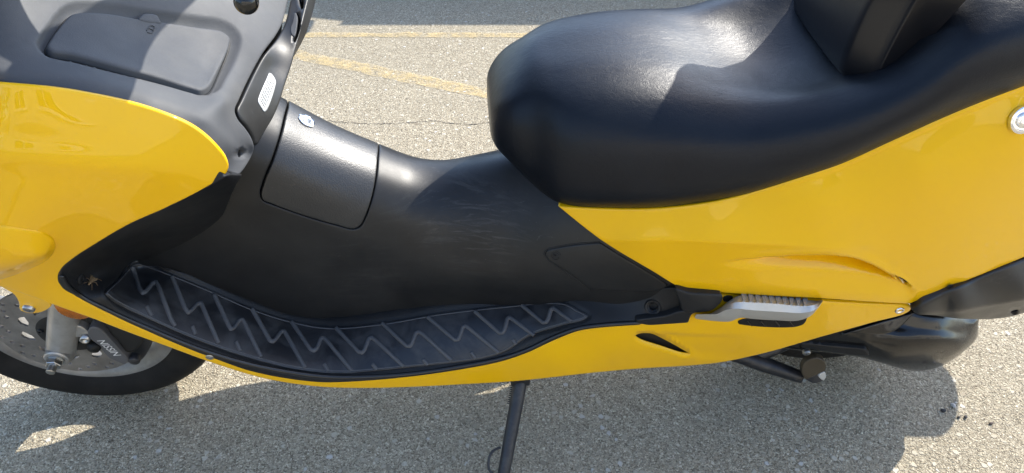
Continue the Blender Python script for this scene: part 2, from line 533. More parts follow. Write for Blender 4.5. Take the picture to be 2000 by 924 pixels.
def auto_sharp(o, deg=35):
    me = o.data; bm = bmesh.new(); bm.from_mesh(me)
    for e in bm.edges:
        if len(e.link_faces) == 2 and e.calc_face_angle(0) > math.radians(deg): e.smooth = False
    bm.to_mesh(me); bm.free(); return o
def bolt(name, p, axis, r, material, parent, depth=.004, hexa=True):
    """screw head with a rounded rim and a socket"""
    pr = [(-.004, r), (depth * .5, r), (depth * .9, r * .88), (depth, r * .75), (depth, r * .45), (depth * .3, r * .42), (depth * .3, 0)]
    return auto_sharp(lathe(name, p, axis, pr, material, parent, 6 * 4))
def rbox(name, lo, hi, material, parent=None, bevel=.004, seg=3):
    bm = bmesh.new(); bmesh.ops.create_cube(bm, size=1)
    lo = np.array(lo, float); hi = np.array(hi, float)
    for v in bm.verts: v.co = Vector(lo + (np.array(v.co) + .5) * (hi - lo))
    bmesh.ops.bevel(bm, geom=bm.edges[:], offset=bevel, segments=seg, profile=.5, affect='EDGES')
    me = bpy.data.meshes.new(name); bm.to_mesh(me); bm.free()
    return link(name, me, material, parent)
def empty(name, loc=(0, 0, 0)):
    o = bpy.data.objects.new(name, None); col.objects.link(o); o.location = loc; o.empty_display_size = .1; return o
def tag(o, label=None, cat=None, group=None, kind=None):
    for k_, v in (('label', label), ('category', cat), ('group', group), ('kind', kind)):
        if v: o[k_] = v
    return o

# ================================================================== GROUND
def ground_mat():
    m = mat('exposed_aggregate_concrete', (0.379, 0.341, 0.273), .9, spec=.2)
    k = NT(m); v0 = k.tc.outputs['Object']
    dn = k.n('TexNoise'); dn.inputs['Scale'].default_value = 90; dn.inputs['Detail'].default_value = 3; k.l(v0, dn.inputs['Vector'])
    dv = k.n('VectorMath'); dv.operation = 'SCALE'; dv.inputs['Scale'].default_value = .010; k.l(dn.outputs['Color'], dv.inputs[0])
    da = k.n('VectorMath'); da.operation = 'ADD'; k.l(v0, da.inputs[0]); k.l(dv.outputs[0], da.inputs[1]); v = da.outputs[0]
    def V(sc):
        t = k.n('TexVoronoi'); t.feature = 'F1'; t.inputs['Scale'].default_value = sc; k.l(v, t.inputs['Vector'])
        q = k.n('SeparateColor'); k.l(t.outputs['Color'], q.inputs[0]); return t, q
    a, sa = V(185); b, sb = V(72); c3, sc3 = V(420)
    tone = k.ramp(sa.outputs[0], [(0, (0.145, 0.119, 0.082)), (.18, (0.254, 0.213, 0.149)), (.5, (0.387, 0.331, 0.236)), (.82, (0.469, 0.408, 0.296)), (1, (0.761, 0.682, 0.515))])
    toneb = k.ramp(sb.outputs[1], [(0, (0.215, 0.182, 0.131)), (.45, (0.379, 0.329, 0.242)), (.85, (0.507, 0.455, 0.357)), (1, (0.510, 0.484, 0.435))])
    fine = k.ramp(sc3.outputs[0], [(0, (0.114, 0.096, 0.066)), (.3, (0.304, 0.255, 0.181)), (.8, (0.456, 0.396, 0.284)), (1, (0.709, 0.632, 0.481))])
    bigsel = k.ramp(sb.outputs[0], [(.82, g3(0)), (.84, g3(1))])
    bigin = k.ramp(b.outputs['Distance'], [(.36, g3(1)), (.46, g3(0))])
    bigm = k.mix(1.0, bigsel, bigin, 'MULTIPLY')
    medsel = k.ramp(sa.outputs[1], [(.42, g3(0)), (.46, g3(1))])
    medin = k.ramp(a.outputs['Distance'], [(.38, g3(1)), (.52, g3(0))])
    medm = k.mix(1.0, medsel, medin, 'MULTIPLY')
    c = k.mix(medm, fine, tone); c = k.mix(bigm, c, toneb)
    c = k.mix(k.mrange(k.noise(1.6, 6, .62), .3, .7, 0, .30), c, (0.242, 0.209, 0.154))
    c = k.mix(k.mrange(k.ramp(k.noise(55, 5, .7), [(.5, g3(0)), (.75, g3(1))]), 0, 1, 0, .35), c, (0.190, 0.162, 0.109))
    pit = k.ramp(k.vor(240, 'F1', v), [(.10, g3(1)), (.18, g3(0))])
    sel = k.ramp(k.noise(120, 1, .5), [(.54, g3(0)), (.58, g3(1))])
    pm = k.mix(1.0, pit, sel, 'MULTIPLY')
    c = k.mix(pm, c, (0.045, 0.036, 0.029))
    fleck = k.mix(1.0, k.ramp(k.vor(310, 'F1', v), [(.10, g3(1)), (.16, g3(0))]), k.ramp(k.noise(90, 1, .5), [(.60, g3(0)), (.63, g3(1))]), 'MULTIPLY')  # bright flecks mixed into the base colour
    c = k.mix(k.mrange(fleck, 0, 1, 0, .5), c, (0.823, 0.851, 0.701))
    k.set('Base Color', c)
    h1 = k.mix(.55, k.mrange(c3.outputs['Distance'], 0, .7, 1, 0), k.noise(230, 4, .75))
    h1 = k.mix(medm, h1, k.mrange(a.outputs['Distance'], 0, .6, 1.25, .65))
    h1 = k.mix(bigm, h1, g3(1.0)); h1 = k.mix(pm, h1, g3(0))
    k.set('Normal', k.bump(h1, 1.0, .0042))
    return m
M['ground'] = ground_mat()
n = 90
xs = np.sign(np.linspace(-1, 1, n)) * np.abs(np.linspace(-1, 1, n)) ** 4 * 600
gv = [(x, y, .0) for x in xs for y in xs]
gf = [(i * n + j, (i + 1) * n + j, (i + 1) * n + j + 1, i * n + j + 1) for i in range(n - 1) for j in range(n - 1)]
ground = mesh_from('ground', gv, gf, M['ground'])
tag(ground, kind='structure')

def paint_mat():
    m = mat('faded_yellow_road_paint', (.62, .42, .13), .8); k = NT(m)
    wear = k.ramp(k.mix(.5, k.noise(140, 4, .7), k.noise(20, 4, .65)), [(.44, g3(0)), (.58, g3(1))])
    k.set('Base Color', k.mix(k.noise(200, 3, .6), (.74, .55, .24), (.62, .46, .21)))
    k.set('Normal', k.bump(k.noise(260, 4, .7), .9, .004))
    tr = k.n('BsdfTransparent'); mx = k.n('MixShader')
    k.l(k.mrange(wear, 0, 1, .56, .98), mx.inputs[0]); k.l(k.b.outputs[0], mx.inputs[1]); k.l(tr.outputs[0], mx.inputs[2])
    k.l(mx.outputs[0], k.t.nodes['Material Output'].inputs[0])
    return m
M['paint'] = paint_mat()
def paint_line(pa, pb, w, ext, label):
    a = groundpt(*pa)[:2]; b = groundpt(*pb)[:2]; d = (b - a) / np.linalg.norm(b - a); a = a - d * ext[0]; b = b + d * ext[1]
    nn = np.array([-d[1], d[0]]); N = 120; V = []
    for i in range(N + 1):
        c = a + (b - a) * i / N
        for s in (-1, 1):
            q = c + nn * s * (w / 2 + rng.normal() * .004); V.append((q[0], q[1], .003))
    F = [(2 * i, 2 * i + 1, 2 * i + 3, 2 * i + 2) for i in range(N)]
    o = mesh_from('parking_line', V, F, M['paint'], None, False)
    return tag(o, label, None, None, 'structure')
paint_line((600, 69.5), (1090, 69.5), .046, (3, 4), 'faded yellow line running straight across behind the scooter')
paint_line((590, 110), (965, 187), .072, (.6, 3), 'faded yellow line slanting towards the seat')
# hairline crack
ck = np.array([groundpt(x, y)[:2] for x, y in [(640, 236), (700, 241), (745, 242), (800, 240), (845, 237), (880, 241), (925, 243), (960, 240), (1050, 246), (1130, 240)]])
ck = cr(ck, np.linspace(0, 1, 160)); ck += rng.normal(size=ck.shape) * .0022
V = []
for i, q in enumerate(ck):
    w = .0004 + .0014 * abs(math.sin(i * .21)) * rng.random() + .0003
    V += [(q[0], q[1] - w, .0015), (q[0], q[1] + w, .0015)]
crack = mesh_from('pavement_crack', V, [(2 * i, 2 * i + 2, 2 * i + 3, 2 * i + 1) for i in range(len(ck) - 1)], mat('crack_dirt', (.05, .045, .038), .95), None, False)
tag(crack, kind='structure')
# ================================================================== SCOOTER
scooter = empty('scooter', tuple(ORIG))
scooter.rotation_mode = 'ZYX'
scooter.rotation_euler = (LEAN, 0, YAW)
_q = Matrix(RB.tolist()).to_euler('XYZ'); scooter.rotation_mode = 'XYZ'; scooter.rotation_euler = _q
tag(scooter, 'yellow maxi scooter with black seat and footboards leaning on its side stand', 'scooter')

# ---- yellow outer fairing: front cowl running into the lower side fairing
FAIR = Field([
    (0, 160, -.252), (150, 178, -.243), (300, 213, -.230), (400, 260, -.226), (447, 327, -.230),
    (0, 230, -.268), (150, 250, -.261), (300, 290, -.250),
    (0, 300, -.279), (150, 330, -.274), (300, 340, -.257), (380, 345, -.244),
    (0, 400, -.284), (150, 410, -.270), (250, 420, -.256), (330, 405, -.246),
    (0, 480, -.280), (80, 500, -.262), (140, 508, -.242), (120, 532, -.238),
    (0, 540, -.250), (60, 570, -.236), (150, 590, -.232), (250, 638, -.230), (330, 665, -.230),
    (420, 698, -.230), (520, 728, -.228), (640, 746, -.225), (800, 744, -.217), (980, 715, -.206), (1000, 740, -.204),
    (1090, 664, -.204), (1090, 700, -.212), (1180, 640, -.206), (1200, 690, -.212), (1200, 722, -.205), (1345, 632, -.209), (1345, 675, -.210), (1350, 714, -.196),
    (1450, 600, -.208), (1450, 650, -.212), (1450, 700, -.198), (1600, 600, -.214), (1600, 655, -.206), (1780, 600, -.214),
    (-120, 150, -.22), (-120, 300, -.262), (-120, 450, -.25), (-120, 540, -.21),
    (-220, 150, -.15), (-220, 300, -.18), (-220, 450, -.165), (-220, 530, -.14),
    (-290, 160, -.03), (-290, 300, -.04), (-290, 450, -.04), (-290, 520, -.04)], 2e-4)
fair_out = [(-290, 140, 1), (-120, 146), (0, 160), (150, 178), (300, 213), (385, 251), (425, 287), (443, 312), (447, 327), (441, 342), (400, 369), (330, 405), (250, 441), (190, 476), (140, 509), (122, 526), (120, 538), (128, 557), (150, 577), (200, 605), (280, 642), (400, 690), (480, 714), (560, 731), (640, 741), (720, 741), (800, 735), (900, 721), (980, 705), (1030, 688), (1085, 662), (1130, 645), (1180, 637), (1260, 632), (1340, 630, 1), (1352, 612), (1372, 588), (1412, 577, 1), (1500, 583), (1620, 591), (1700, 595), (1770, 597, 1), (1784, 601), (1776, 610), (1700, 633), (1600, 661), (1500, 690), (1440, 704), (1400, 711), (1350, 716), (1250, 722), (1150, 731), (1080, 739), (1000, 747), (900, 753), (800, 758), (700, 760), (620, 757), (520, 742), (430, 716), (330, 680), (250, 651), (180, 624), (120, 603), (60, 581), (0, 562), (-120, 540), (-290, 510, 1)]
slot = [(1240, 656), (1252, 651), (1270, 651, 1), (1310, 671), (1351, 693, 1), (1335, 692), (1290, 678), (1246, 662)]
def tri_recess(uv):
    e1 = sstep(651, 655, uv[:, 1] - (uv[:, 0] - 1270) * .03)               # below the horizontal fold
    s_ = (uv[:, 0] - 1270) * .49 - (uv[:, 1] - 651)                          # right of the opening
    e2 = sstep(-3, 4, s_)
    f = 1 - sstep(1300, 1500, uv[:, 0])
    low = 1 - sstep(690, 706, uv[:, 1])
    return -.0055 * e1 * e2 * f * low
def cowl_fold(uv):
    # pressed fold along the cowl flank, and the underside turned in along the bottom strip
    x, y = uv[:, 0], uv[:, 1]
    ridge = 300 + (x - 0) * .09
    w = np.exp(-((y - ridge) / 26.0) ** 2) * (1 - sstep(200, 400, x)) * .004
    return w
def fair_disp(uv): return tri_recess(uv) + cowl_fold(uv)
fairing = panel('side_fairing', scooter, FAIR, fair_out, M['yellow'], [slot], h=6, roll=4, skirt=.004, disp=fair_disp, hole_roll=False)
panel('slot_dark_sheet', scooter, FAIR, [(1205, 634), (1300, 634), (1400, 680), (1395, 708), (1290, 712), (1210, 690)], M['dark'], h=8, roll=0, skirt=.002, lift=-.012)  # dark sheet added behind the slot so its inside looks shaded
tag(fairing, 'glossy yellow cowl running back into the lower side panel')
mirror_of(fairing)
# turn-signal style bulge on the cowl
bul = [(0, 439), (50, 447), (88, 455), (105, 467), (109, 481), (98, 502), (60, 524), (0, 546), (-70, 560), (-150, 545), (-170, 500), (-150, 455), (-80, 438)]
_b = smooth_closed(bul, 3)
def bul_d(uv):
    d = dist_poly(uv, _b); y = uv[:, 1]
    f = .012 * sstep(0, 34, d) ** .6
    fold = np.abs(y - (498 - (uv[:, 0]) * .25)); return f - .003 * sstep(0, 30, fold) * sstep(0, 20, d)
o = panel('cowl_bulge', scooter, FAIR, bul, M['yellow'], h=4, roll=3, skirt=.004, disp=bul_d, lift=.0015); mirror_of(o)
# tab with a bolt under the cowl
TAB = Field([(30, 570, -.225), (100, 600, -.225), (40, 612, -.21), (100, 615, -.212), (60, 590, -.222)])
o = panel('mounting_tab', scooter, TAB, [(0, 560), (28, 578), (36, 592), (38, 606), (50, 612), (72, 613), (88, 608), (100, 598), (96, 590), (60, 575)], M['yellow'], h=4, roll=3, skirt=.004)
bolt('bolt', TAB.ev([(57, 601)])[0] + TAB.normal(np.array([(57., 601)]))[0] * .001, TAB.normal(np.array([(57., 601)]))[0], .0085, M['steel'], o)
nb = FAIR.normal(np.array([(410., 697)]))[0]
bolt('bolt', FAIR.ev([(410, 697.)])[0], nb, .0065, M['steel'], fairing, .0022)
lathe('screw_recess', FAIR.ev([(1757, 606.)])[0] + FAIR.normal(np.array([(1757., 606)]))[0] * .0005, FAIR.normal(np.array([(1757., 606)]))[0], [(0, .008), (.0018, .0075), (.0018, .005), (-.002, .004), (-.002, 0)], M['chrome'], fairing, 20)

# ---- yellow rear side panel under the seat
SIDE = Field([
    (1090, 405, -.157), (1200, 407, -.172), (1300, 405, -.182), (1450, 379, -.192), (1640, 318, -.198), (1800, 245, -.198), (1940, 187, -.193), (2000, 162, -.188), (2150, 100, -.17), (2320, 60, -.13),
    (1150, 450, -.175), (1250, 470, -.192), (1400, 450, -.208), (1600, 400, -.218), (1800, 330, -.221), (2000, 260, -.215), (2150, 200, -.19),
    (1200, 480, -.183), (1335, 567, -.205), (1300, 520, -.202), (1450, 500, -.216), (1600, 480, -.224), (1800, 430, -.227), (2000, 380, -.218), (2150, 330, -.19),
    (1412, 574, -.212), (1500, 580, -.217), (1600, 587, -.220), (1700, 594, -.221), (1780, 598, -.221), (1600, 540, -.222), (1860, 555, -.222), (2000, 500, -.210), (2150, 445, -.185), (2320, 250, -.13), (2320, 400, -.13)], 2e-4)
side_out = [(1090, 404, 1), (1200, 408), (1300, 405), (1400, 392), (1500, 366), (1640, 318), (1750, 270), (1850, 225), (1940, 186), (2000, 160), (2150, 100), (2320, 55, 1), (2320, 400, 1), (2150, 445), (2000, 508), (1880, 557), (1780, 598, 1), (1700, 594), (1600, 586), (1500, 579), (1412, 573), (1345, 568), (1332, 565), (1315, 556), (1280, 534), (1200, 485), (1150, 452)]
up = smooth_open([(1400, 508), (1480, 502), (1560, 497), (1620, 497), (1660, 503), (1700, 518), (1735, 538), (1765, 558), (1790, 578)], 120)
def side_disp(uv):
    x, y = uv[:, 0], uv[:, 1]
    yu = np.interp(x, up[:, 0], up[:, 1], left=900, right=900)
    s_ = y - yu
    grow = sstep(1395, 1640, x) * (1 - sstep(1772, 1796, x))
    lo = np.interp(x, [1400, 1560, 1745, 1800], [518, 535, 553, 574])
    a = np.clip((y - yu) / np.maximum(lo - yu, 5), 0, 1)
    prof = sstep(-.02, .34, a) * (1 - sstep(.28, 1.0, a) * .86) * (1 - .14 * 0)
    tail_ = np.where(y > lo, .14 * (1 - sstep(0, 34, y - lo)), 0)
    d = -.050 * grow * np.where(y > lo, tail_, np.clip(prof, 0, 1))
    # soft raised lip round the hollow
    d += .0025 * grow * np.exp(-((s_ + 7) / 9.0) ** 2)
    # long pressed crease under the seat
    yc = np.interp(x, [1100, 1200, 1300, 1400, 1500, 1650, 1750, 1900, 2000, 2200], [466, 466, 462, 466, 470, 482, 482, 440, 400, 330])
    t = y - yc
    d += .008 * np.exp(-np.abs(t) / 30.0) * sstep(1120, 1260, x) * (1 - sstep(1620, 1740, x))
    # raised edge bead along the seat
    ys = np.interp(x, [1090, 1300, 1500, 1640, 1850, 2000, 2320], [404, 405, 366, 318, 225, 160, 55])
    d += -.0035 * sstep(9, 16, y - ys) * sstep(1450, 1700, x)
    return d
vent = [(1749, 541, 1), (1764, 547), (1776, 556), (1782, 564), (1774, 566), (1763, 558)]
o = panel('seat_side_panel', scooter, SIDE, side_out, M['yellow'], [vent], h=4.5, roll=3.5, skirt=.010, disp=side_disp)
side_panel = o
tag(o, 'glossy yellow rear panel under the seat with a hollowed scoop')
mirror_of(o)
nrm = lambda S, q: S.normal(np.array([q], float))[0]
lathe('drain_hole', SIDE.ev([(1855, 559)])[0] + nrm(SIDE, (1855, 559)) * .0008, nrm(SIDE, (1855, 559)), [(-.001, .0046), (.0002, .0042), (-.0004, .0036), (-.0004, 0)], M['dark'], side_panel, 20)
lathe('paint_chip', SIDE.ev([(1637, 326)])[0] + nrm(SIDE, (1637, 326)) * -.0015, nrm(SIDE, (1637, 326)), [(0, .0022), (.0008, .0018), (.0008, 0)], mat('chip_brown', (.10, .05, .02), .7), side_panel, 12)
lock = lathe('seat_lock', SIDE.ev([(1999, 234)])[0] - nrm(SIDE, (1999, 234)) * .003, nrm(SIDE, (1999, 234)), [(0, .0195), (.005, .019), (.0058, .0175), (.0058, .0145), (.0045, .0135), (.0045, .011), (.007, .0105), (.008, .0085), (.008, .0045), (.0055, .004), (.0055, 0)], M['chrome'], scooter, 48)
auto_sharp(lock, 40)

# ---- black deck behind the front cowl, with the glove box
PLN = (-.69205256, .06150553, -.71922203, -.29595704)
DECK = Field([
    (-120, 130, -.22), (0, 150, -.243), (150, 168, -.230), (300, 203, -.214), (400, 252, -.208), (445, 305, -.208), (455, 335, -.20),
    (100, 60, PLN), (270, 90, PLN), (400, 150, PLN), (440, 200, -.135), (470, 250, -.125), (480, 300, -.125), (498, 286, -.108), (461, 212, -.105),
    (469, 195, PLN), (516, 102, PLN), (564, 0, PLN), (300, 0, PLN), (0, 0, PLN), (450, 60, PLN), (300, -150, PLN), (600, -150, PLN), (0, -120, PLN), (150, -60, PLN)], 1e-4)
deck_out = [(-150, 132, 1), (0, 157), (150, 175), (300, 210), (385, 247), (426, 283), (446, 309), (451, 325), (456, 340), (466, 348, 1), (484, 322), (495, 301), (498, 286), (494, 271), (482, 251), (466, 231), (461, 215), (469, 195), (495, 139), (516, 102), (540, 69), (552, 47), (564, 0), (582, -80), (600, -160, 1), (300, -200), (-150, -150, 1)]
lid_px = [(151, 25), (208, 26), (268, 36), (380, 52), (436, 62), (450, 75), (448, 92), (422, 147), (408, 170), (394, 177), (371, 172), (300, 150), (238, 134), (143, 109), (98, 100), (91, 92), (97, 79), (121, 46), (136, 30)]
_lid = smooth_closed(lid_px, 3)
_lidp = smooth_closed(lid_px, 3.5); _lidp = _lidp if area(_lidp) > 0 else _lidp[::-1]
def deck_d(uv):
    ins = inside(uv, _lid); d = dist_poly(uv, _lid); d = np.where(ins, -d, d)
    x, y = uv[:, 0], uv[:, 1]
    # moat round the lid: wide on the upper and right sides, tight on the hinge side
    side_w = 21 - 12 * sstep(-14, 14, y - (100 + (x - 90) * .24))
    moat = 1 - sstep(0, 1, d / side_w)
    rim = .004 * np.exp(-((d - side_w - 14) / 12.0) ** 2) * sstep(16, 30, side_w)
    rollw = dist_poly(uv, _yel, False)
    return -.0085 * np.sqrt(np.clip(moat, 0, 1)) + .45 * rim - .012 * (1 - sstep(0, 30, rollw)) ** 2
_yel = smooth_open([(-150, 132), (0, 157), (150, 175), (300, 210), (385, 247), (426, 283), (446, 309), (451, 327), (452, 352)], 120)
ovh = [(467, 293), (473, 291), (477, 297), (475, 306), (469, 309), (465, 302)]
deck = panel('dash_deck', scooter, DECK, deck_out, M['deck'], [ovh], h=4.5, roll=4.5, skirt=.04, disp=deck_d, hole_roll=False, lines=[inset(_lidp, q_) for q_ in (6, 3.5, 1.2, -1.2, -3.5, -6, -9, -13)])
tag(deck, 'faded black plastic deck around the glove box')
lathe('screw_cup', DECK.ev([(471, 300)])[0] - nrm(DECK, (471, 300)) * .012, nrm(DECK, (471, 300)), [(0, .0), (0, .009), (.009, .010)], M['dark'], deck, 16)
def lid_d(uv): return .0012 * sstep(0, 60, dist_poly(uv, _lid))
lid = panel('glove_box_lid', scooter, DECK, lid_px, M['deck_lid'], h=4.5, roll=4.5, skirt=.014, disp=lid_d, lift=.0018, gap=1.0)
tag(lid, 'raised black glove box lid with rounded corners')
o = panel('latch', lid, DECK, [(268, 40), (277, 29), (290, 27), (306, 31), (313, 42), (317, 49), (300, 48), (282, 46)], M['deck_lid'], h=3, roll=5, skirt=.010, lift=.0030)
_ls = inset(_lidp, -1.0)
ribbon('lid_gap_shade', lid, DECK, np.r_[_ls, _ls[:2]], 4.6, .0012, M['gapblack'], 420, -.0086)  # black strip round the lid, drawn in place of the gap's shadow
ribbon('hinge_bar', lid, DECK, [(150, 126), (210, 141), (300, 164), (372, 181)], 3.4, .0035, M['gloss'], 50, -.010)
panel('hinge', lid, DECK, [(271, 151, 1), (300, 158, 1), (299, 164, 1), (270, 157, 1)], M['gapblack'], h=3, roll=1.5, skirt=.006, lift=-.003)
for ln in ([(284, 63), (293, 52), (300, 55)], [(286, 66), (294, 67), (301, 56)], [(289, 58), (297, 61)]):
    ribbon('lock_symbol', lid, DECK, ln, 1.3, .0003, M['ink'], 14, .0032)

# ---- rear-facing knee panel below the deck
KNEE = Field([(469, 197, -.072), (516, 104, .052), (564, 2, .215), (461, 214, -.09), (482, 250, -.098), (498, 284, -.10),
              (600, 0, .205), (592, 39, .155), (579, 93, .10), (573, 121, .075), (555, 173, .025), (537, 228, -.03), (520, 255, -.06), (503, 284, -.093),
              (530, 130, .045), (510, 200, -.035), (550, 60, .13), (640, -120, .33), (590, -120, .36)], 1e-4)
knee_out = [(471, 197), (497, 141), (518, 104), (542, 71), (554, 48), (566, 0), (590, -100, 1), (628, -110, 1), (601, 0), (592, 39), (586, 62), (579, 93), (572, 122), (556, 173), (548, 200), (536, 229), (520, 256), (501, 285), (494, 269), (483, 249), (468, 230), (463, 215)]
kd = smooth_closed(knee_out, 3)
slot_k = [(579, 24, 1), (585, 34), (586, 50), (582, 68), (575, 84, 1), (573, 78), (578, 60), (580, 44)]
slot_k2 = [(583, -6, 1), (590, -4), (592, 10), (590, 19), (585, 8)]
knee = panel('knee_panel', scooter, KNEE, knee_out, M['tunnel'], [slot_k, slot_k2], h=3.5, roll=3.5, skirt=.02, lift=.0, gap=.8, hole_roll=False)
panel('recess_plate', knee, KNEE, [(572, 44), (577, 26), (580, 30), (580, 50), (574, 72), (569, 66), (568, 56)], M['deck'], h=3, roll=1.2, skirt=.002, lift=.0012)
lab = [(525, 143, 1), (528, 143.5), (538.5, 160), (538, 164), (518, 218), (515.5, 219.5, 1), (503.5, 198), (504, 194)]
stk = panel('warning_label', knee, KNEE, lab, M['label'], h=3, roll=0, skirt=.0004, lift=.0008)
tag(stk, 'white warning sticker with small black print')
for t in (.12, .30, .47, .64, .82):
    a = np.array([525, 145.5]) * (1 - t) + np.array([537, 162.5]) * t; b = np.array([505, 196.5]) * (1 - t) + np.array([516.5, 217]) * t
    dd_ = b - a; s_ = .06
    while s_ < .92:
        e_ = min(s_ + rng.uniform(.05, .13), .95)
        ribbon('printed_line', stk, KNEE, [a + dd_ * s_, a + dd_ * e_], 1.5, .0001, M['ink'], 4, .0011); s_ = e_ + .03

# ---- central tunnel
TUN = Loft([
    (-.66, [(0, .86), (-.05, .85), (-.085, .81), (-.1, .72), (-.102, .62), (-.102, .52), (-.102, .40)]),
    (-.45, [(0, .775), (-.05, .765), (-.085, .725), (-.098, .65), (-.101, .55), (-.101, .45), (-.1, .33)]),
    (-.36, [(0, .700), (-.045, .692), (-.078, .662), (-.093, .60), (-.098, .51), (-.099, .41), (-.099, .28)]),
    (-.29, [(0, .648), (-.045, .638), (-.077, .607), (-.093, .545), (-.098, .47), (-.099, .38), (-.099, .26)]),
    (-.22, [(0, .605), (-.045, .595), (-.077, .563), (-.094, .505), (-.099, .44), (-.100, .36), (-.099, .25)]),
    (-.165, [(0, .575), (-.045, .565), (-.079, .532), (-.099, .475), (-.106, .425), (-.104, .36), (-.099, .25)]),
    (-.12, [(0, .567), (-.045, .556), (-.082, .52), (-.106, .465), (-.115, .42), (-.108, .36), (-.1, .25)]),
    (-.06, [(0, .577), (-.045, .564), (-.088, .525), (-.115, .47), (-.126, .425), (-.115, .36), (-.101, .25)]),
    (0.0, [(0, .592), (-.05, .575), (-.096, .535), (-.128, .48), (-.140, .43), (-.126, .36), (-.105, .25)]),
    (.07, [(0, .61), (-.06, .60), (-.11, .565), (-.145, .505), (-.156, .445), (-.146, .37), (-.125, .26)]),
    (.15, [(0, .63), (-.065, .62), (-.125, .585), (-.163, .53), (-.174, .46), (-.170, .38), (-.155, .28)]),
    (.24, [(0, .65), (-.07, .64), (-.135, .60), (-.176, .54), (-.188, .47), (-.190, .40), (-.18, .30)]),
    (.36, [(0, .66), (-.075, .65), (-.14, .61), (-.18, .55), (-.192, .48), (-.195, .41), (-.19, .31)])], 240, 160)
lidt_px = [(559, 213), (553, 245), (535, 305), (517, 350), (509, 380), (512, 391), (530, 399), (600, 424), (660, 441), (690, 448), (703, 443), (714, 424), (727, 385), (735, 345), (738, 312), (738, 291)]
# the lid wraps over the top to the far side: mirror its rear and front seams across the ridge
def wrap_lid():
    L = TUN.inv(smooth_open(lidt_px, 120))
    # near seam parameters; find where the two seams reach the ridge and mirror about the middle
    mid = TUN.LV / 2
    near = L[L[:, 1] < mid - 4]
    far = near[::-1].copy(); far[:, 1] = 2 * mid - far[:, 1]
    return np.r_[near, far]
lid_uv = smooth_poly(wrap_lid(), 3.0)
tout = np.array([(2, 2), (TUN.LU - 2, 2), (TUN.LU - 2, TUN.LV - 2), (2, TUN.LV - 2)], float)
tunnel = panel('centre_tunnel', scooter, TUN, smooth_poly(tout, 6), M['tunnel'], [lid_uv], h=7, roll=2.4, skirt=.008, gap=.9, mm=.001)
def scuffs():
    k = NT(M['tunnel']); src = None
    for l_ in list(k.t.links):
        if l_.to_socket == k.b.inputs['Base Color']: src = l_.from_socket
    for q_, rad, amt in (((930, 440), .11, .36), ((840, 380), .10, .22), ((700, 520), .13, .12)):
        p_ = TUN.ev(TUN.inv([q_]))[0]
        vm = k.n('VectorMath'); vm.operation = 'DISTANCE'; vm.inputs[1].default_value = tuple(p_); k.l(k.tc.outputs['Object'], vm.inputs[0])
        near = k.mrange(vm.outputs['Value'], rad * .2, rad, 1, 0)
        st = k.ramp(k.noise(1.0, 6, .72, k.coords((14, 20, 110), (.0, .75, .1)), .8), [(.50, g3(0)), (.78, g3(1))])
        f_ = k.mix(1.0, near, st, 'MULTIPLY'); src = k.mix(k.mrange(f_, 0, 1, 0, amt), src, (.17, .17, .165))
    k.l(src, k.b.inputs['Base Color'])
scuffs()
tag(tunnel, 'satin black centre tunnel between the footboards')
tlid = panel('fuel_lid', scooter, TUN, lid_uv, M['lid_grain'], h=6, roll=2.4, skirt=.008, gap=.9, lift=.0008, mm=.001)
tag(tlid, 'grained black lid curved over the tunnel with an oval lock')
tq = TUN.inv([(598, 237)]); tp = TUN.ev(tq)[0]; tn = TUN.normal(tq)[0]
lk = lathe('lid_lock', tp + tn * .0005, tn, [(-.002, .0145), (.002, .014), (.0026, .0128), (.0018, .012), (.0018, .0)], M['chrome'], tlid, 32); auto_sharp(lk, 30)
d_, u_, v_ = frame_for(tn)
for q in (-1, 0, 1): tube('lock_mark', [tp + tn * .0026 + u_ * q * .004 - v_ * .007, tp + tn * .0026 + u_ * q * .004 + v_ * .007], .0007, M['steel'], lk, 6)
# side access cover
acc = [(1064, 494), (1070, 488), (1085, 484), (1120, 478), (1172, 473, 1), (1215, 500), (1270, 533), (1306, 556, 1), (1290, 566), (1155, 566, 1), (1110, 532), (1068, 503)]
cover = panel('access_cover', scooter, TUN, acc, M['tunnel'], h=6, roll=3, skirt=.004, lift=.0022)
tag(cover, 'wedge shaped black access cover with one screw')
cq = TUN.inv([(1086, 498)]); cp = TUN.ev(cq)[0]; cn = TUN.normal(cq)[0]
sc_ = auto_sharp(lathe('screw', cp + cn * .0022, cn, [(-.003, .0085), (.0006, .0085), (.0006, .007), (-.0012, .0068), (-.0006, .0062), (.0006, .005), (.0006, 0)], M['plastic'], cover, 24))
tube('screw_slot', [cp + cn * .0029 + np.array([-.003, 0, .002]), cp + cn * .0029 + np.array([.003, 0, -.002])], .0008, M['gapblack'], sc_, 6)
# outline of the access cover reads as a thin groove
ribbon('cover_groove', cover, TUN, [(1172, 473), (1120, 477), (1085, 483), (1068, 488), (1062, 496), (1068, 505), (1110, 535), (1155, 568)], 2.6, .0006, M['dark'], 60, .0)

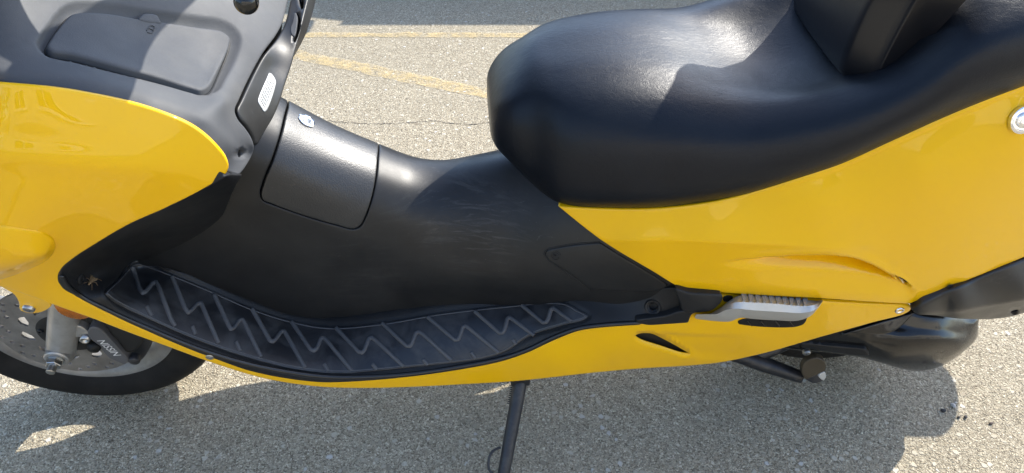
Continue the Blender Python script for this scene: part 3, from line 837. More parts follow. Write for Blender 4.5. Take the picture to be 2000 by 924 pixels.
# ---- footboard with its rubber mat (and leg shield inner wall)
FLOOR = Field([
    (447, 350, -.226), (400, 372, -.232), (330, 410, -.238), (250, 446, -.234), (190, 481, -.234), (145, 512, -.236), (125, 532, -.2355), (132, 556, -.2345),
    (200, 603, -.2305), (280, 640, -.229), (400, 688, -.2295), (480, 712, -.2295), (560, 729, -.228), (640, 738, -.2255), (720, 738, -.2225), (800, 732, -.218), (900, 718, -.212), (980, 702, -.207), (1030, 685, -.205), (1085, 659, -.2045), (1130, 642, -.206), (1180, 635, -.208), (1260, 630, -.212), (1345, 627, -.214),
    (500, 300, -.15), (475, 345, -.165), (440, 420, -.118), (395, 460, -.108), (340, 490, -.104), (290, 515, -.101), (265, 512, -.106), (210, 570, -.215),
    (330, 440, -.180), (400, 400, -.190), (440, 372, -.195), (250, 480, -.17), (190, 510, -.19), (160, 540, -.205), (180, 575, -.222), (225, 535, -.16),
    (400, 552, -.101), (500, 592, -.101), (560, 614, -.100), (620, 623, -.100), (700, 617, -.100), (800, 603, -.101), (900, 590, -.103), (1000, 580, -.107), (1060, 575, -.120), (1150, 568, -.148), (1270, 565, -.18), (1340, 565, -.205),
    (400, 620, -.172), (500, 655, -.170), (600, 680, -.172), (700, 680, -.170), (800, 667, -.168), (900, 652, -.165), (1000, 635, -.165), (1100, 607, -.170), (300, 570, -.165), (1200, 600, -.180), (1275, 600, -.198)], 3e-4)
floor_out = [(474, 342, 1), (460, 366), (445, 400), (436, 420), (405, 448), (345, 483), (288, 511), (330, 524), (400, 546), (500, 588), (560, 610), (620, 619), (700, 613), (800, 599), (900, 586), (1000, 577), (1060, 572), (1150, 566), (1270, 562), (1338, 563, 1), (1342, 590), (1342, 629, 1), (1260, 633), (1180, 638), (1130, 646), (1085, 663), (1030, 689), (980, 706), (900, 722), (800, 736), (720, 742), (640, 742), (560, 732), (480, 715), (400, 691), (280, 643), (200, 606), (150, 578), (127, 557), (118, 538), (121, 526), (140, 508), (190, 475), (250, 440), (330, 404), (400, 368), (438, 347), (450, 341, 1)]
mat_px = [(203, 573), (230, 543), (258, 514), (270, 510), (295, 517), (400, 558), (500, 601), (575, 624), (640, 635), (740, 628), (860, 608), (1000, 592), (1075, 586), (1105, 589), (1130, 602), (1151, 616), (1144, 624), (1100, 637), (1040, 656), (985, 691), (940, 704), (830, 717), (740, 726), (660, 731), (580, 723), (480, 698), (380, 664), (280, 620), (213, 584)]
_mat = smooth_closed(mat_px, 3); _fo = smooth_closed(floor_out, 3)
def floor_d(uv):
    d = dist_poly(uv, _mat); ins = inside(uv, _mat)
    g = np.where(ins, -.0030, -.0030 * (1 - sstep(0, 4, d)))
    # raised outer rail
    dr = dist_poly(uv, _rail, False)
    rail = .0 * dr
    inner = .0015 * np.exp(-(dist_poly(uv, _inner, False) / 6.0) ** 2)
    return g + rail * ~ins + inner * ~ins
_rail = smooth_open([(150, 562), (200, 596), (280, 632), (400, 679), (480, 704), (560, 722), (640, 732), (720, 732), (800, 727), (900, 712), (975, 697), (1025, 680), (1080, 654), (1130, 636)], 160)
_inner = smooth_open([(300, 513), (400, 552), (500, 594), (560, 616), (620, 625), (700, 619), (800, 605), (900, 592), (1000, 583), (1060, 578), (1150, 572), (1260, 568)], 160)
bh = [(1268, 596), (1275, 592), (1283, 596), (1284, 603), (1277, 607), (1269, 604)]
floorb = panel('footboard', scooter, FLOOR, floor_out, M['plastic'], [bh], h=4.5, roll=2.0, skirt=.014, disp=floor_d, hole_roll=False)
tag(floorb, 'black plastic footboard curving up into the leg shield')
mirror_of(floorb)
fn = nrm(FLOOR, (1275, 600)); fp = FLOOR.ev([(1275, 600)])[0]
auto_sharp(lathe('bolt_socket', fp - fn * .002, fn, [(-.008, 0), (-.008, .008), (.003, .0085), (.0045, .010), (.0045, .0125), (.001, .0145), (0, .015)], M['plastic'], floorb, 32), 50)
_edge = [(121, 538), (131, 556), (153, 575), (203, 602), (282, 638), (400, 685.5), (480, 709.5), (560, 726), (640, 736), (720, 736), (800, 730.5), (900, 716), (978, 700.5), (1028, 684), (1083, 658), (1130, 641.5), (1180, 634.5), (1250, 630)]
ribbon('edge_rail', floorb, FLOOR, _edge, 9.5, .0045, M['rail'], 260, -.001)
mat_o = panel('footboard_mat', scooter, FLOOR, mat_px, M['mat'], h=4.5, roll=3, skirt=.004, gap=1.6, lift=-.0005)
tag(mat_o, 'dark rubber foot mat with zigzag ribs')
mirror_of(mat_o)
ribs = [[(259, 521), (272, 564), (278, 572), (285, 569), (297, 554), (304, 551), (309, 558), (333, 622), (342, 637)],
        [(336, 540), (361, 602), (368, 611), (374, 606), (385, 594), (392, 592), (396, 600), (423, 662), (427, 670)],
        [(418, 575), (445, 633), (451, 643), (457, 640), (467, 626), (473, 624), (477, 630), (500, 678), (510, 697)],
        [(492, 603), (527, 665), (534, 667), (540, 660), (549, 648), (555, 647), (560, 655), (593, 714), (596, 718)],
        [(569, 628), (606, 682), (613, 685), (619, 680), (626, 662), (631, 659), (638, 665), (687, 724)],
        [(656, 640), (700, 687), (707, 689), (712, 683), (720, 662), (726, 659), (734, 665), (788, 716)],
        [(746, 631), (794, 676), (801, 676), (805, 670), (812, 651), (818, 648), (826, 653), (882, 704)],
        [(835, 619), (888, 664), (895, 663), (898, 657), (904, 639), (909, 636), (916, 641), (974, 689)],
        [(927, 608), (975, 650), (982, 650), (986, 643), (991, 623), (996, 620), (1003, 625), (1043, 655)],
        [(1019, 596), (1060, 630), (1067, 629), (1071, 622), (1076, 605), (1081, 602), (1088, 607), (1116, 627)]]
for r_ in ribs: ribbon('zigzag_rib', mat_o, FLOOR, r_, 7.8, .0036, M['rib'], 90, -.0005, linear=True)
for a, b in (((286, 598), (296, 617)), ((375, 637), (382, 653)), ((461, 667), (469, 685)), ((633, 711), (641, 725)), ((727, 711), (736, 722)), ((826, 702), (836, 713)), ((920, 688), (929, 700)), ((1002, 663), (1008, 673))):
    ribbon('short_rib', mat_o, FLOOR, [a, b], 7.4, .0034, M['rib'], 8, -.0005)
_mi = inset(smooth_closed(mat_px, 4) if area(smooth_closed(mat_px, 4)) > 0 else smooth_closed(mat_px, 4)[::-1], 6.5)
ribbon('border_rib', mat_o, FLOOR, np.r_[_mi, _mi[:2]], 2.0, .0009, M['rib'], 500, -.0005)
# rear flap of the footboard in front of the passenger peg
FLAP = Field([(1332, 568, -.213), (1410, 574, -.219), (1335, 605, -.218), (1395, 600, -.223), (1365, 585, -.220)])
flap = panel('footboard_flap', scooter, FLAP, [(1318, 562), (1345, 569), (1408, 573, 1), (1411, 580), (1404, 593), (1390, 604), (1370, 608), (1338, 608), (1332, 604), (1326, 585)], M['plastic'], h=4, roll=4, skirt=.012, lift=.004)
lowtrim = panel('footboard_corner', scooter, FLAP, [(1240, 626), (1300, 615), (1330, 606), (1372, 606, 1), (1351, 613), (1344, 629, 1), (1300, 632), (1260, 633)], M['plastic'], h=4, roll=3, skirt=.01, lift=.003)

# ---- seat
def seat_loft(secs, name, material, parent, NU=220, NV=140, disp=None):
    L = Loft(secs, NU, NV)
    G = L.G.copy()
    o = grid_mesh(name, G, material, parent, False, True)
    return o, L
SECS = [
    (-.0375, [(0, .722), (-.018, .721), (-.032, .717), (-.041, .708), (-.044, .699), (-.041, .690), (-.030, .683), (-.012, .681)]),
    (-.036, [(0, .731), (-.026, .730), (-.046, .725), (-.058, .713), (-.062, .699), (-.058, .684), (-.043, .672), (-.018, .669)]),
    (-.029, [(0, .744), (-.034, .742), (-.060, .735), (-.074, .719), (-.078, .699), (-.073, .677), (-.054, .660), (-.022, .655)]),
    (-.010, [(0, .765), (-.042, .762), (-.074, .752), (-.093, .730), (-.099, .700), (-.094, .668), (-.070, .644), (-.032, .637)]),
    (.022, [(0, .788), (-.045, .784), (-.083, .769), (-.110, .738), (-.122, .695), (-.120, .652), (-.098, .621), (-.06, .612)]),
    (.06, [(0, .796), (-.058, .793), (-.108, .777), (-.142, .742), (-.157, .690), (-.157, .645), (-.139, .614), (-.09, .605)]),
    (.14, [(0, .802), (-.070, .799), (-.128, .783), (-.166, .750), (-.184, .695), (-.184, .652), (-.165, .622), (-.11, .612)]),
    (.22, [(0, .795), (-.075, .794), (-.138, .781), (-.178, .752), (-.195, .705), (-.195, .662), (-.176, .630), (-.12, .62)]),
    (.31, [(0, .774), (-.075, .776), (-.142, .776), (-.184, .757), (-.202, .722), (-.202, .683), (-.185, .651), (-.13, .64)]),
    (.38, [(0, .764), (-.080, .772), (-.148, .788), (-.190, .775), (-.207, .745), (-.206, .710), (-.189, .679), (-.13, .67)]),
    (.44, [(0, .775), (-.085, .785), (-.153, .806), (-.193, .800), (-.210, .774), (-.208, .738), (-.191, .706), (-.14, .70)]),
    (.50, [(0, .81), (-.09, .815), (-.158, .842), (-.196, .838), (-.211, .812), (-.208, .775), (-.192, .744), (-.14, .735)]),
    (.56, [(0, .925), (-.09, .923), (-.156, .912), (-.194, .892), (-.209, .855), (-.206, .815), (-.192, .782), (-.14, .775)]),
    (.66, [(0, .960), (-.085, .957), (-.148, .945), (-.184, .922), (-.199, .890), (-.198, .855), (-.183, .823), (-.13, .815)]),
    (.85, [(0, .972), (-.07, .969), (-.12, .960), (-.152, .943), (-.168, .920), (-.168, .895), (-.156, .870), (-.11, .865)]),
    (.99, [(0, .965), (-.05, .963), (-.085, .957), (-.108, .945), (-.118, .930), (-.116, .913), (-.105, .900), (-.07, .896)]),
    (1.03, [(0, .940), (-.025, .939), (-.045, .936), (-.058, .932), (-.062, .925), (-.058, .919), (-.045, .915), (-.02, .913)])]
seat, SEAT = seat_loft(SECS, 'seat', M['vinyl'], scooter)
tag(seat, 'wide black vinyl saddle with a dished rider seat')
# backrest: upholstered slab standing on the step
def backrest():
    ys = np.r_[-.1335, -.1330, -.1315, -.128, -.122, -.115, -.108, -.101, -.097, np.linspace(-.085, .085, 11), .097, .101, .108, .115, .122, .128, .1315, .1330, .1335]
    rings = []
    for y in ys:
        e = np.clip((abs(y) - .127) / .0065, 0, 1); f = math.sqrt(max(0.0, 1 - e * e))
        c_ = np.clip((abs(y) - .098) / .030, 0, 1)
        n_ = 44; an = np.linspace(0, 2 * np.pi, n_, endpoint=False)
        cx, cz, hx, hz = .510, .9575, .043 - .006 * (1 - f), .1725
        lb = .045 * (1 - math.sqrt(max(0.0, 1 - np.clip((abs(y) - .085) / .049, 0, 1) ** 2)))
        ca, sa = np.cos(an), np.sin(an); p_ = .5
        X_ = hx * np.sign(ca) * np.abs(ca) ** p_; Z_ = hz * np.sign(sa) * np.abs(sa) ** p_
        X_ = np.where(X_ < 0, X_ * (1 - .72 * c_), X_); Z_ = np.where(Z_ < 0, Z_ * (1 - lb / hz), Z_ * (1 - .3 * lb / hz))
        crown = .005 * (1 - (y / .13) ** 2)
        wide = 1 + .62 * sstep(.95, 1.09, cz + Z_)
        rings.append(np.c_[cx + X_ + Z_ * .10 - crown * (X_ < 0), y * wide, cz + Z_])
    return grid_mesh('backrest', np.array(rings), M['backrest'], scooter, True, True)
br = backrest(); tag(br, 'black padded rider backrest standing across the seat')
# seam piping on its near end
tube('piping', [(.488, -.1300, .80), (.494, -.1300, .86), (.502, -.1300, .94), (.512, -.1300, 1.04)], .0012, M['vinyl'], br, 8, True, 30)

# ---- black lower tail panel
TAIL = Field([(1782, 600, -.219), (1900, 549, -.219), (2000, 509, -.208), (2150, 446, -.183), (1800, 606, -.224), (1870, 597, -.232), (2000, 573, -.224), (2150, 520, -.197), (1850, 620, -.198), (1950, 622, -.190), (2020, 605, -.188), (2150, 560, -.165), (1850, 575, -.227)], 2e-4)
tail = panel('tail_under_panel', scooter, TAIL, [(1778, 599, 1), (1880, 556), (2000, 507), (2150, 444, 1), (2180, 520), (2120, 570), (2050, 594), (2012, 608), (1975, 619), (1935, 624), (1880, 622), (1830, 614), (1795, 607)], M['tailp'], [[(1972, 607), (1980, 602), (1990, 603), (1987, 610), (1977, 613)]], h=4, roll=5, skirt=.015, hole_roll=False, disp=lambda uv: .010 * np.exp(-np.abs(uv[:, 1] - np.interp(uv[:, 0], [1780, 1870, 2000, 2180], [606, 597, 574, 530])) / 22.0))
tag(tail, 'satin black panel sweeping up under the tail')
lathe('cup', TAIL.ev([(1981, 608)])[0] - nrm(TAIL, (1981, 608)) * .01, nrm(TAIL, (1981, 608)), [(0, 0), (0, .009), (.009, .009)], M['dark'], tail, 16)
mirror_of(tail)

# ---- engine and drive cover
CVT = Field([(1460, 690, -.12), (1560, 665, -.150), (1640, 640, -.160), (1700, 660, -.172), (1760, 690, -.190), (1820, 680, -.197), (1800, 640, -.180), (1880, 680, -.188), (1925, 640, -.16), (1900, 615, -.15), (1750, 620, -.155), (1800, 735, -.168), (1870, 720, -.165), (1660, 700, -.16), (1560, 690, -.148), (1930, 670, -.15)], 3e-4)
cvt_out = [(1470, 655, 1), (1600, 640), (1700, 600, 1), (1800, 596), (1905, 608), (1932, 622), (1933, 640), (1927, 660), (1916, 676), (1893, 698), (1868, 716), (1840, 730), (1805, 738), (1765, 735), (1725, 724), (1680, 712), (1620, 703), (1560, 698), (1500, 690, 1)]
_cv = smooth_closed(cvt_out, 3)
def cvt_d(uv):
    x, y = uv[:, 0], uv[:, 1]
    yl = np.interp(x, [1700, 1740, 1790, 1880, 1930], [662, 648, 655, 662, 655])
    step = -.008 * (1 - sstep(-14, 12, y - yl)) * sstep(1690, 1720, x)
    return step
cvt = panel('drive_cover', scooter, CVT, cvt_out, M['gloss'], h=4.5, roll=24, skirt=.06, disp=cvt_d, mm=.0011)
tag(cvt, 'glossy black rounded belt drive cover with road dust')
panel('cover_lug', cvt, CVT, [(1918, 618), (1936, 624), (1936, 640), (1928, 652), (1918, 648)], M['gloss'], h=4, roll=5, skirt=.03, lift=-.022)
finl = panel('guide_rail', cvt, CVT, [(1562, 664, 1), (1690, 676, 1), (1698, 688, 1), (1690, 689), (1565, 674, 1)], M['plastic'], h=4, roll=2.5, skirt=.01, lift=.008)
bolt('bolt', CVT.ev([(1574, 683)])[0] + nrm(CVT, (1574, 683)) * .006, nrm(CVT, (1574, 683)), .0078, M['steel'], cvt, .004)
panel('cover_plate', cvt, CVT, [(1640, 652, 1), (1720, 625, 1), (1790, 606, 1), (1755, 640), (1735, 649), (1660, 647, 1)], M['gloss'], h=5, roll=4, skirt=.02, lift=.006)
# crankcase and frame filling the inside of the body
def hull(name, secs, material, parent):
    L = Loft(secs, 60, 60); return grid_mesh(name, L.G, material, parent, False, True)
core = hull('frame_core', [
    (-.62, [(0, .72), (-.05, .70), (-.075, .60), (-.075, .50), (-.04, .47), (0, .465)]),
    (-.45, [(0, .60), (-.06, .58), (-.085, .48), (-.085, .34), (-.05, .29), (0, .28)]),
    (-.25, [(0, .50), (-.06, .49), (-.085, .40), (-.085, .28), (-.05, .235), (0, .23)]),
    (0, [(0, .50), (-.07, .49), (-.095, .40), (-.095, .27), (-.06, .22), (0, .215)]),
    (.25, [(0, .58), (-.10, .56), (-.14, .46), (-.14, .32), (-.08, .26), (0, .25)]),
    (.5, [(0, .62), (-.12, .60), (-.15, .50), (-.145, .36), (-.08, .29), (0, .28)]),
    (.8, [(0, .72), (-.11, .70), (-.14, .62), (-.13, .54), (-.08, .50), (0, .49)]),
    (1.0, [(0, .84), (-.08, .83), (-.10, .78), (-.09, .72), (-.05, .70), (0, .69)])], M['dark'], scooter)
# lower tray behind the lower fairing
# ---- passenger foot peg (folded): cast arm with a toothed tread
rows = []
def prow(pts, n=60): return smooth_open(pts, n)
PEG = {}
top_b = prow([(1392, 611), (1408, 600), (1424, 588), (1442, 578), (1470, 578), (1520, 581), (1570, 586), (1592, 587), (1604, 585)])
ridge = prow([(1385, 613), (1402, 609), (1418, 599), (1436, 591), (1470, 591), (1520, 594), (1570, 598), (1592, 595), (1607, 587)])
mid1 = prow([(1375, 614), (1402, 613), (1416, 606), (1440, 603), (1470, 606), (1520, 609), (1570, 611), (1590, 606), (1606, 590)])
mid2 = prow([(1360, 614), (1400, 615), (1428, 613), (1445, 609), (1470, 611), (1520, 614), (1565, 616), (1588, 610), (1604, 593)])
bot = prow([(1357, 620), (1395, 626), (1425, 627), (1444, 620), (1470, 622), (1520, 625), (1560, 625), (1585, 615), (1601, 598)])
bot2 = prow([(1360, 623), (1395, 627), (1425, 628), (1446, 621), (1470, 623), (1520, 626), (1560, 626), (1585, 616), (1600, 598)])
ybs = [-.216, -.238, -.246, -.242, -.237, -.212]
tt = np.linspace(0, 1, 60); flat = .012 * (1 - sstep(.05, .35, tt))
G = []
for rw, yb in zip([top_b, ridge, mid1, mid2, bot, bot2], ybs):
    G.append(np.array([atY(p[0], p[1], yb + f_ * (1 if yb < -.22 else 0) + .012 * sstep(.85, 1, t_)) for p, f_, t_ in zip(rw, flat, tt)]))
G = np.stack(G, 1)
peg = grid_mesh('passenger_peg', G, M['alu'], scooter, True, True)
auto_sharp(peg, 28); tag(peg, 'cast aluminium passenger foot peg folded against the yellow panel')
for i in range(10):
    x0 = 1446 + i * 13.2; y0 = 578.5 + i * .95
    a = [atY(x0, y0 - 1.5, -.212), atY(x0 + 10, y0 - 1, -.212), atY(x0 + 6.5, y0 + 13, -.2375), atY(x0 + 3.5, y0 + 12.5, -.2375)]
    b = [atY(x0 - 1, y0 + 3, -.212), atY(x0 + 12, y0 + 3.5, -.212), atY(x0 + 9, y0 + 15.5, -.2365), atY(x0 + .5, y0 + 15, -.2365)]
    up_ = np.array([0, -.001, .0062])
    V = [p + up_ for p in a] + [p for p in b]
    mesh_from('tread_tooth', V, [(0, 1, 2, 3), (0, 4, 5, 1), (1, 5, 6, 2), (2, 6, 7, 3), (3, 7, 4, 0)], M['tooth'], peg, False)
# vent below the peg
vp = [(1441, 627), (1450, 623), (1560, 623), (1576, 620), (1570, 632), (1560, 636.5), (1450, 634), (1442, 632)]
vt = panel('vent_grille', scooter, FAIR, vp, M['gapblack'], h=3, roll=2.0, skirt=.004, lift=.0016)
for x in (1458, 1484, 1512, 1540): ribbon('vent_slat', vt, FAIR, [(x, 624), (x + 9, 634)], 2.4, .0025, M['gloss'], 8, .0016)
o = panel('peg_recess', vt, FAIR, [(1412, 581), (1422, 578), (1432, 580), (1424, 588), (1413, 588)], M['dark'], h=3, roll=1.5, skirt=.002, lift=.0015)

# ---- side stand
p0 = atY(1017, 742, -.165); p1 = atY(984, 924, -.30); dirn = (p1 - p0) / np.linalg.norm(p1 - p0)
# extend to the ground
w0 = RB @ p0 + ORIG; w1 = RB @ p1 + ORIG
tl = (0.012 - w0[2]) / (w1[2] - w0[2]); pe = p0 + (p1 - p0) * tl
stand = tube('side_stand', [p0 - dirn * .03, p0, p0 + (pe - p0) * .5, pe], [.0135, .0135, .0125, .0115], M['darkmetal'], scooter, 20, True, 24)
tag(stand, 'black steel side stand propping the scooter')
ft = RB.T @ (np.array([(RB @ pe + ORIG)[0], (RB @ pe + ORIG)[1], .006]) - ORIG)
fo = rbox('stand_foot', (-.03, -.022, -.005), (.03, .022, .005), M['darkmetal'], stand, .003)
fo.matrix_basis = Matrix.Translation(Vector(ft)) @ Matrix(RB.T.tolist()).to_4x4()
cur = [(972, 876), (962, 882), (956, 893), (954, 906), (956, 918), (964, 926)]
zz = lambda x, y: atY(x, y, (p0 + (p1 - p0) * np.clip((y - 742) / 182.0, 0, 1.2))[1] - .002)
tube('stand_loop', [zz(978, 874)] + [zz(*c_) for c_ in cur] + [zz(980, 930)], .0026, M['darkmetal'], stand, 10, True, 40)
hx = []
for i in range(120):
    a = i / 119; c0 = p0 + dirn * (.003 + .055 * a) + np.array([-.010, .014, 0]); an = a * 2 * math.pi * 14
    d_, u_, v_ = frame_for(dirn); hx.append(c0 + .0042 * (math.cos(an) * u_ + math.sin(an) * v_))
tube('stand_spring', hx, .0011, M['darkmetal'], stand, 6)
rbox('stand_bracket', p0 + np.array([-.02, -.012, -.006]), p0 + np.array([.018, .03, .045]), M['darkmetal'], stand, .004)
# ---- centre stand folded up under the engine
ca, cb = atY(1430, 690, -.10), atY(1566, 737, -.155)
cst = tube('centre_stand', [ca, (ca + cb) / 2, cb], [.016, .0165, .013], M['darkmetal'], scooter, 18, True, 12)
tag(cst, 'folded black centre stand with a worn foot pad')
tube('stand_bar', [atY(1540, 670, -.10), atY(1500, 688, -.11), atY(1450, 700, -.10)], .012, M['darkmetal'], cst, 14, True, 12)
PAD = Field([(1566, 720, -.17), (1610, 705, -.17), (1590, 735, -.178), (1575, 705, -.165), (1612, 728, -.175)])
pad = panel('foot_pad', cst, PAD, [(1566, 722), (1570, 711), (1582, 702), (1596, 699, 1), (1610, 705), (1614, 718), (1612, 725, 1), (1590, 735), (1575, 741), (1568, 734)], M['brownrubber'], h=3, roll=2, skirt=.012)
panel('pad_edge', cst, PAD, [(1574, 743), (1590, 737), (1613, 726), (1615, 738), (1606, 749), (1594, 752), (1580, 748)], M['darkmetal'], h=3, roll=3, skirt=.02, lift=-.004)
panel('pad_tip', cst, PAD, [(1599, 735), (1612, 728), (1614, 738), (1609, 744)], M['alu'], h=3, roll=1.5, skirt=.01, lift=-.001)

# ---- front wheel, brake and fork
AX = np.array([-.842, .010, .262]); ax = np.array([0, -1.0, 0])
def ringprof(prof): return prof
rimp = [(.045, .186), (.044, .178), (.038, .172), (.034, .166), (.020, .156), (.0, .152), (-.02, .156), (-.034, .166), (-.038, .172), (-.044, .178), (-.045, .186), (-.02, .170), (.02, .170), (.045, .186)]
wheel = auto_sharp(lathe('front_wheel', AX, ax, rimp, M['rim'], scooter, 96), 50)
tag(wheel, 'silver cast front wheel with drilled brake disc')
typ = [(.040, .176), (.046, .184), (.054, .198), (.058, .213), (.0585, .224), (.055, .236), (.047, .247), (.033, .256), (.016, .2605), (0, .262)]
typ = typ + [(-a, r) for a, r in typ[-2::-1]]
tyre = lathe('tyre', AX, ax, [tuple(q) for q in cr(np.array(typ), np.linspace(0, 1, 48))], M['tyre'], wheel, 128)
# tread sipes
for i in range(44):
    a0 = 2 * math.pi * i / 44
    for sg in (-1, 1):
        pth = []
        for t in np.linspace(0, 1, 6):
            of = sg * (.008 + .042 * t); rr = np.interp(abs(of), [0, .016, .033, .047, .055], [.262, .2605, .256, .247, .236]) + .0003
            an = a0 + sg * .02 + t * .14
            pth.append(AX + ax * of + rr * np.array([math.cos(an), 0, math.sin(an)]))
        if i % 44 < 44: tube('tread_groove', pth, .0013, M['gapblack'], tyre, 5, False)
hub = auto_sharp(lathe('hub', AX, ax, [(-.06, .0), (-.06, .035), (.03, .045), (.05, .045), (.055, .040), (.055, 0)], M['dark'], wheel, 48), 40)
for i in range(5):
    an = 2 * math.pi * i / 5 + .5
    d = np.array([math.cos(an), 0, math.sin(an)])
    tube('spoke', [AX + d * .035 - ax * .0, AX + d * .09 + ax * .006, AX + d * .158], [.024, .016, .017], M['rim'], wheel, 14, False, 10)
# disc: flat ring with drilled holes and slots
def disc_mesh():
    R0, R1, n = .052, .126, 140
    loops = [np.array([(R1 * math.cos(a), R1 * math.sin(a)) for a in np.linspace(0, 2 * np.pi, n, endpoint=False)])]
    an = np.linspace(0, 2 * np.pi, 90, endpoint=False)
    loops.append(np.c_[R0 * np.cos(an), R0 * np.sin(an)])
    for i in range(42):
        a = 2 * math.pi * i / 42; r = (.1185, .110, .1015)[i % 3]
        t = np.linspace(0, 2 * np.pi, 12, endpoint=False); loops.append(np.c_[r * math.cos(a) + .0045 * np.cos(t), r * math.sin(a) + .0045 * np.sin(t)])
    for i in range(10):
        a = 2 * math.pi * i / 10; q = []
        for t in np.linspace(-1, 1, 8): q.append(((.076 + .008 * math.cos(t * 1.5)), a + t * .17 + .0))
        for t in np.linspace(1, -1, 8): q.append(((.066 - .001 * math.cos(t * 1.5)), a + t * .11 + .12))
        loops.append(np.array([(r * math.cos(b), r * math.sin(b)) for r, b in q]))
    allp = np.concatenate(loops); E_ = []; s0 = 0
    for l in loops: E_ += [(s0 + i, s0 + (i + 1) % len(l)) for i in range(len(l))]; s0 += len(l)
    r = delaunay_2d_cdt([Vector(p) for p in allp], E_, [], 0, 1e-6)
    V = np.array([tuple(v) for v in r[0]]); T = np.array(r[2]); c = V[T].mean(1)
    ok = inside(c, loops[0])
    for l in loops[1:]: ok &= ~inside(c, l)
    T = T[ok]; nv = len(V); th = .004
    P = [AX + ax * .068 + np.array([v[0], 0, v[1]]) for v in V] + [AX + ax * (.068 - th) + np.array([v[0], 0, v[1]]) for v in V]
    F = [tuple(t) for t in T] + [tuple(int(i) + nv for i in t[::-1]) for t in T]
    ec = {}
    for t in T:
        for i in range(3): ec[(t[i], t[(i + 1) % 3])] = 1
    for a, b in ec:
        if (b, a) not in ec: F.append((b, a, a + nv, b + nv))
    o = mesh_from('brake_disc', P, F, M['disc'], wheel, False)
    return o
disc = disc_mesh(); tag(disc, 'drilled steel brake disc with curved slots')
auto_sharp(lathe('disc_carrier', AX + ax * .06, ax, [(.0, .030), (.0, .055), (.007, .0555), (.010, .050), (.010, .03)], M['dark'], wheel, 48), 40)
for i in range(5):
    a = 2 * math.pi * i / 5 + .3; bolt('disc_bolt', AX + ax * .07 + .045 * np.array([math.cos(a), 0, math.sin(a)]), ax, .0055, M['darkmetal'], disc)
# fork leg
rk = np.array([math.sin(math.radians(26)), 0, math.cos(math.radians(26))])
fb = AX + ax * .100
fork = tube('fork_leg', [fb - rk * .028, fb - rk * .022, fb + rk * .03, fb + rk * .25, fb + rk * .40], [.020, .0245, .0255, .0255, .0255], M['silver'], scooter, 28, True)
tag(fork, 'silver front fork leg holding the wheel axle')
auto_sharp(lathe('axle_boss', fb, ax, [(-.03, .021), (.026, .021), (.028, .019), (.028, 0)], M['silver'], fork, 28), 40)
auto_sharp(lathe('washer', fb + ax * .028, ax, [(0, .0155), (.003, .0155), (.003, 0)], M['steel'], fork, 28), 40)
auto_sharp(lathe('axle_nut', fb + ax * .031, ax, [(0, .0135), (.010, .0135), (.011, .0125), (.011, 0)], M['steel'], fork, 6, False), 30)
auto_sharp(lathe('axle_end', fb + ax * .042, ax, [(0, .0075), (.013, .0075), (.014, .006), (.014, 0)], M['steel'], fork, 20), 40)
ob = mirror_of(fork)
# caliper
def plate(name, parent, px, yb, th, material, roll=2.5, h=4):
    F_ = Field([(px[0][0], px[0][1], yb), (px[len(px) // 3][0], px[len(px) // 3][1], yb), (px[2 * len(px) // 3][0], px[2 * len(px) // 3][1], yb)])
    return panel(name, parent, F_, px, material, h=h, roll=roll, skirt=th), F_
cal, _ = plate('brake_caliper', scooter, [(168, 620), (200, 612), (240, 625), (280, 650), (296, 668), (288, 690), (272, 708), (255, 712), (225, 690), (190, 660)], -.085, .03, M['darkmetal'], 6)
tag(cal, 'dark brake caliper clamped over the disc')
cc, CF = plate('caliper_cover', cal, [(171, 648), (177, 640), (187, 640), (200, 647), (214, 661), (238, 688), (252, 703, 1), (243, 714, 1), (228, 707), (212, 699), (201, 687), (188, 672), (174, 660)], -.108, .018, M['caliper'], 2.5, 3)
plate('caliper_body', cal, [(205, 632), (225, 628), (262, 645), (280, 660), (277, 672), (258, 690), (246, 690), (230, 670), (212, 650)], -.100, .02, M['dark'], 6)
lathe('caliper_bolt', CF.ev([(262, 706)])[0] + np.array([0, .012, 0]), ax, [(0, .010), (.012, .010), (.014, .008), (.014, 0)], M['darkmetal'], cal, 20)
lathe('slide_boot', atY(184, 678, -.108), ax, [(-.02, .010), (.0, .012), (.006, .010), (.008, 0)], M['gapblack'], cal, 20)
brk, _ = plate('caliper_bracket', cal, [(135, 640), (150, 637), (168, 645), (176, 655), (172, 663), (160, 660), (136, 658)], -.100, .012, M['silver'], 3)
lathe('bracket_bolt', atY(167, 661, -.104), ax, [(-.01, .0085), (.006, .0085), (.006, .005), (.002, .0045), (.002, 0)], M['steel'], cal, 16)
tcu = bpy.data.curves.new('lettering', 'FONT'); tcu.body = 'NISSIN'; tcu.align_x = 'CENTER'; tcu.align_y = 'CENTER'; tcu.size = 1; tcu.extrude = .004; tcu.shear = .25
tmp = bpy.data.objects.new('tmp', tcu); col.objects.link(tmp)
dg = bpy.context.evaluated_depsgraph_get(); tme = bpy.data.meshes.new_from_object(tmp.evaluated_get(dg)); bpy.data.objects.remove(tmp)
A_, B_ = CF.ev([(194, 663)])[0], CF.ev([(229, 694)])[0]
wd = max(v.co.x for v in tme.vertices) - min(v.co.x for v in tme.vertices)
ux = (B_ - A_); sc = np.linalg.norm(ux) / wd; ux /= np.linalg.norm(ux); uz = np.array([0, -1.0, 0]); uy = np.cross(uz, ux)
cen = (A_ + B_) / 2 + uz * .0006
tme.transform(Matrix(((ux[0] * sc, uy[0] * sc * 1.15, uz[0] * sc, cen[0]), (ux[1] * sc, uy[1] * sc * 1.15, uz[1] * sc, cen[1]), (ux[2] * sc, uy[2] * sc * 1.15, uz[2] * sc, cen[2]), (0, 0, 0, 1))))
link('lettering', tme, M['whitetext'], cc, False)
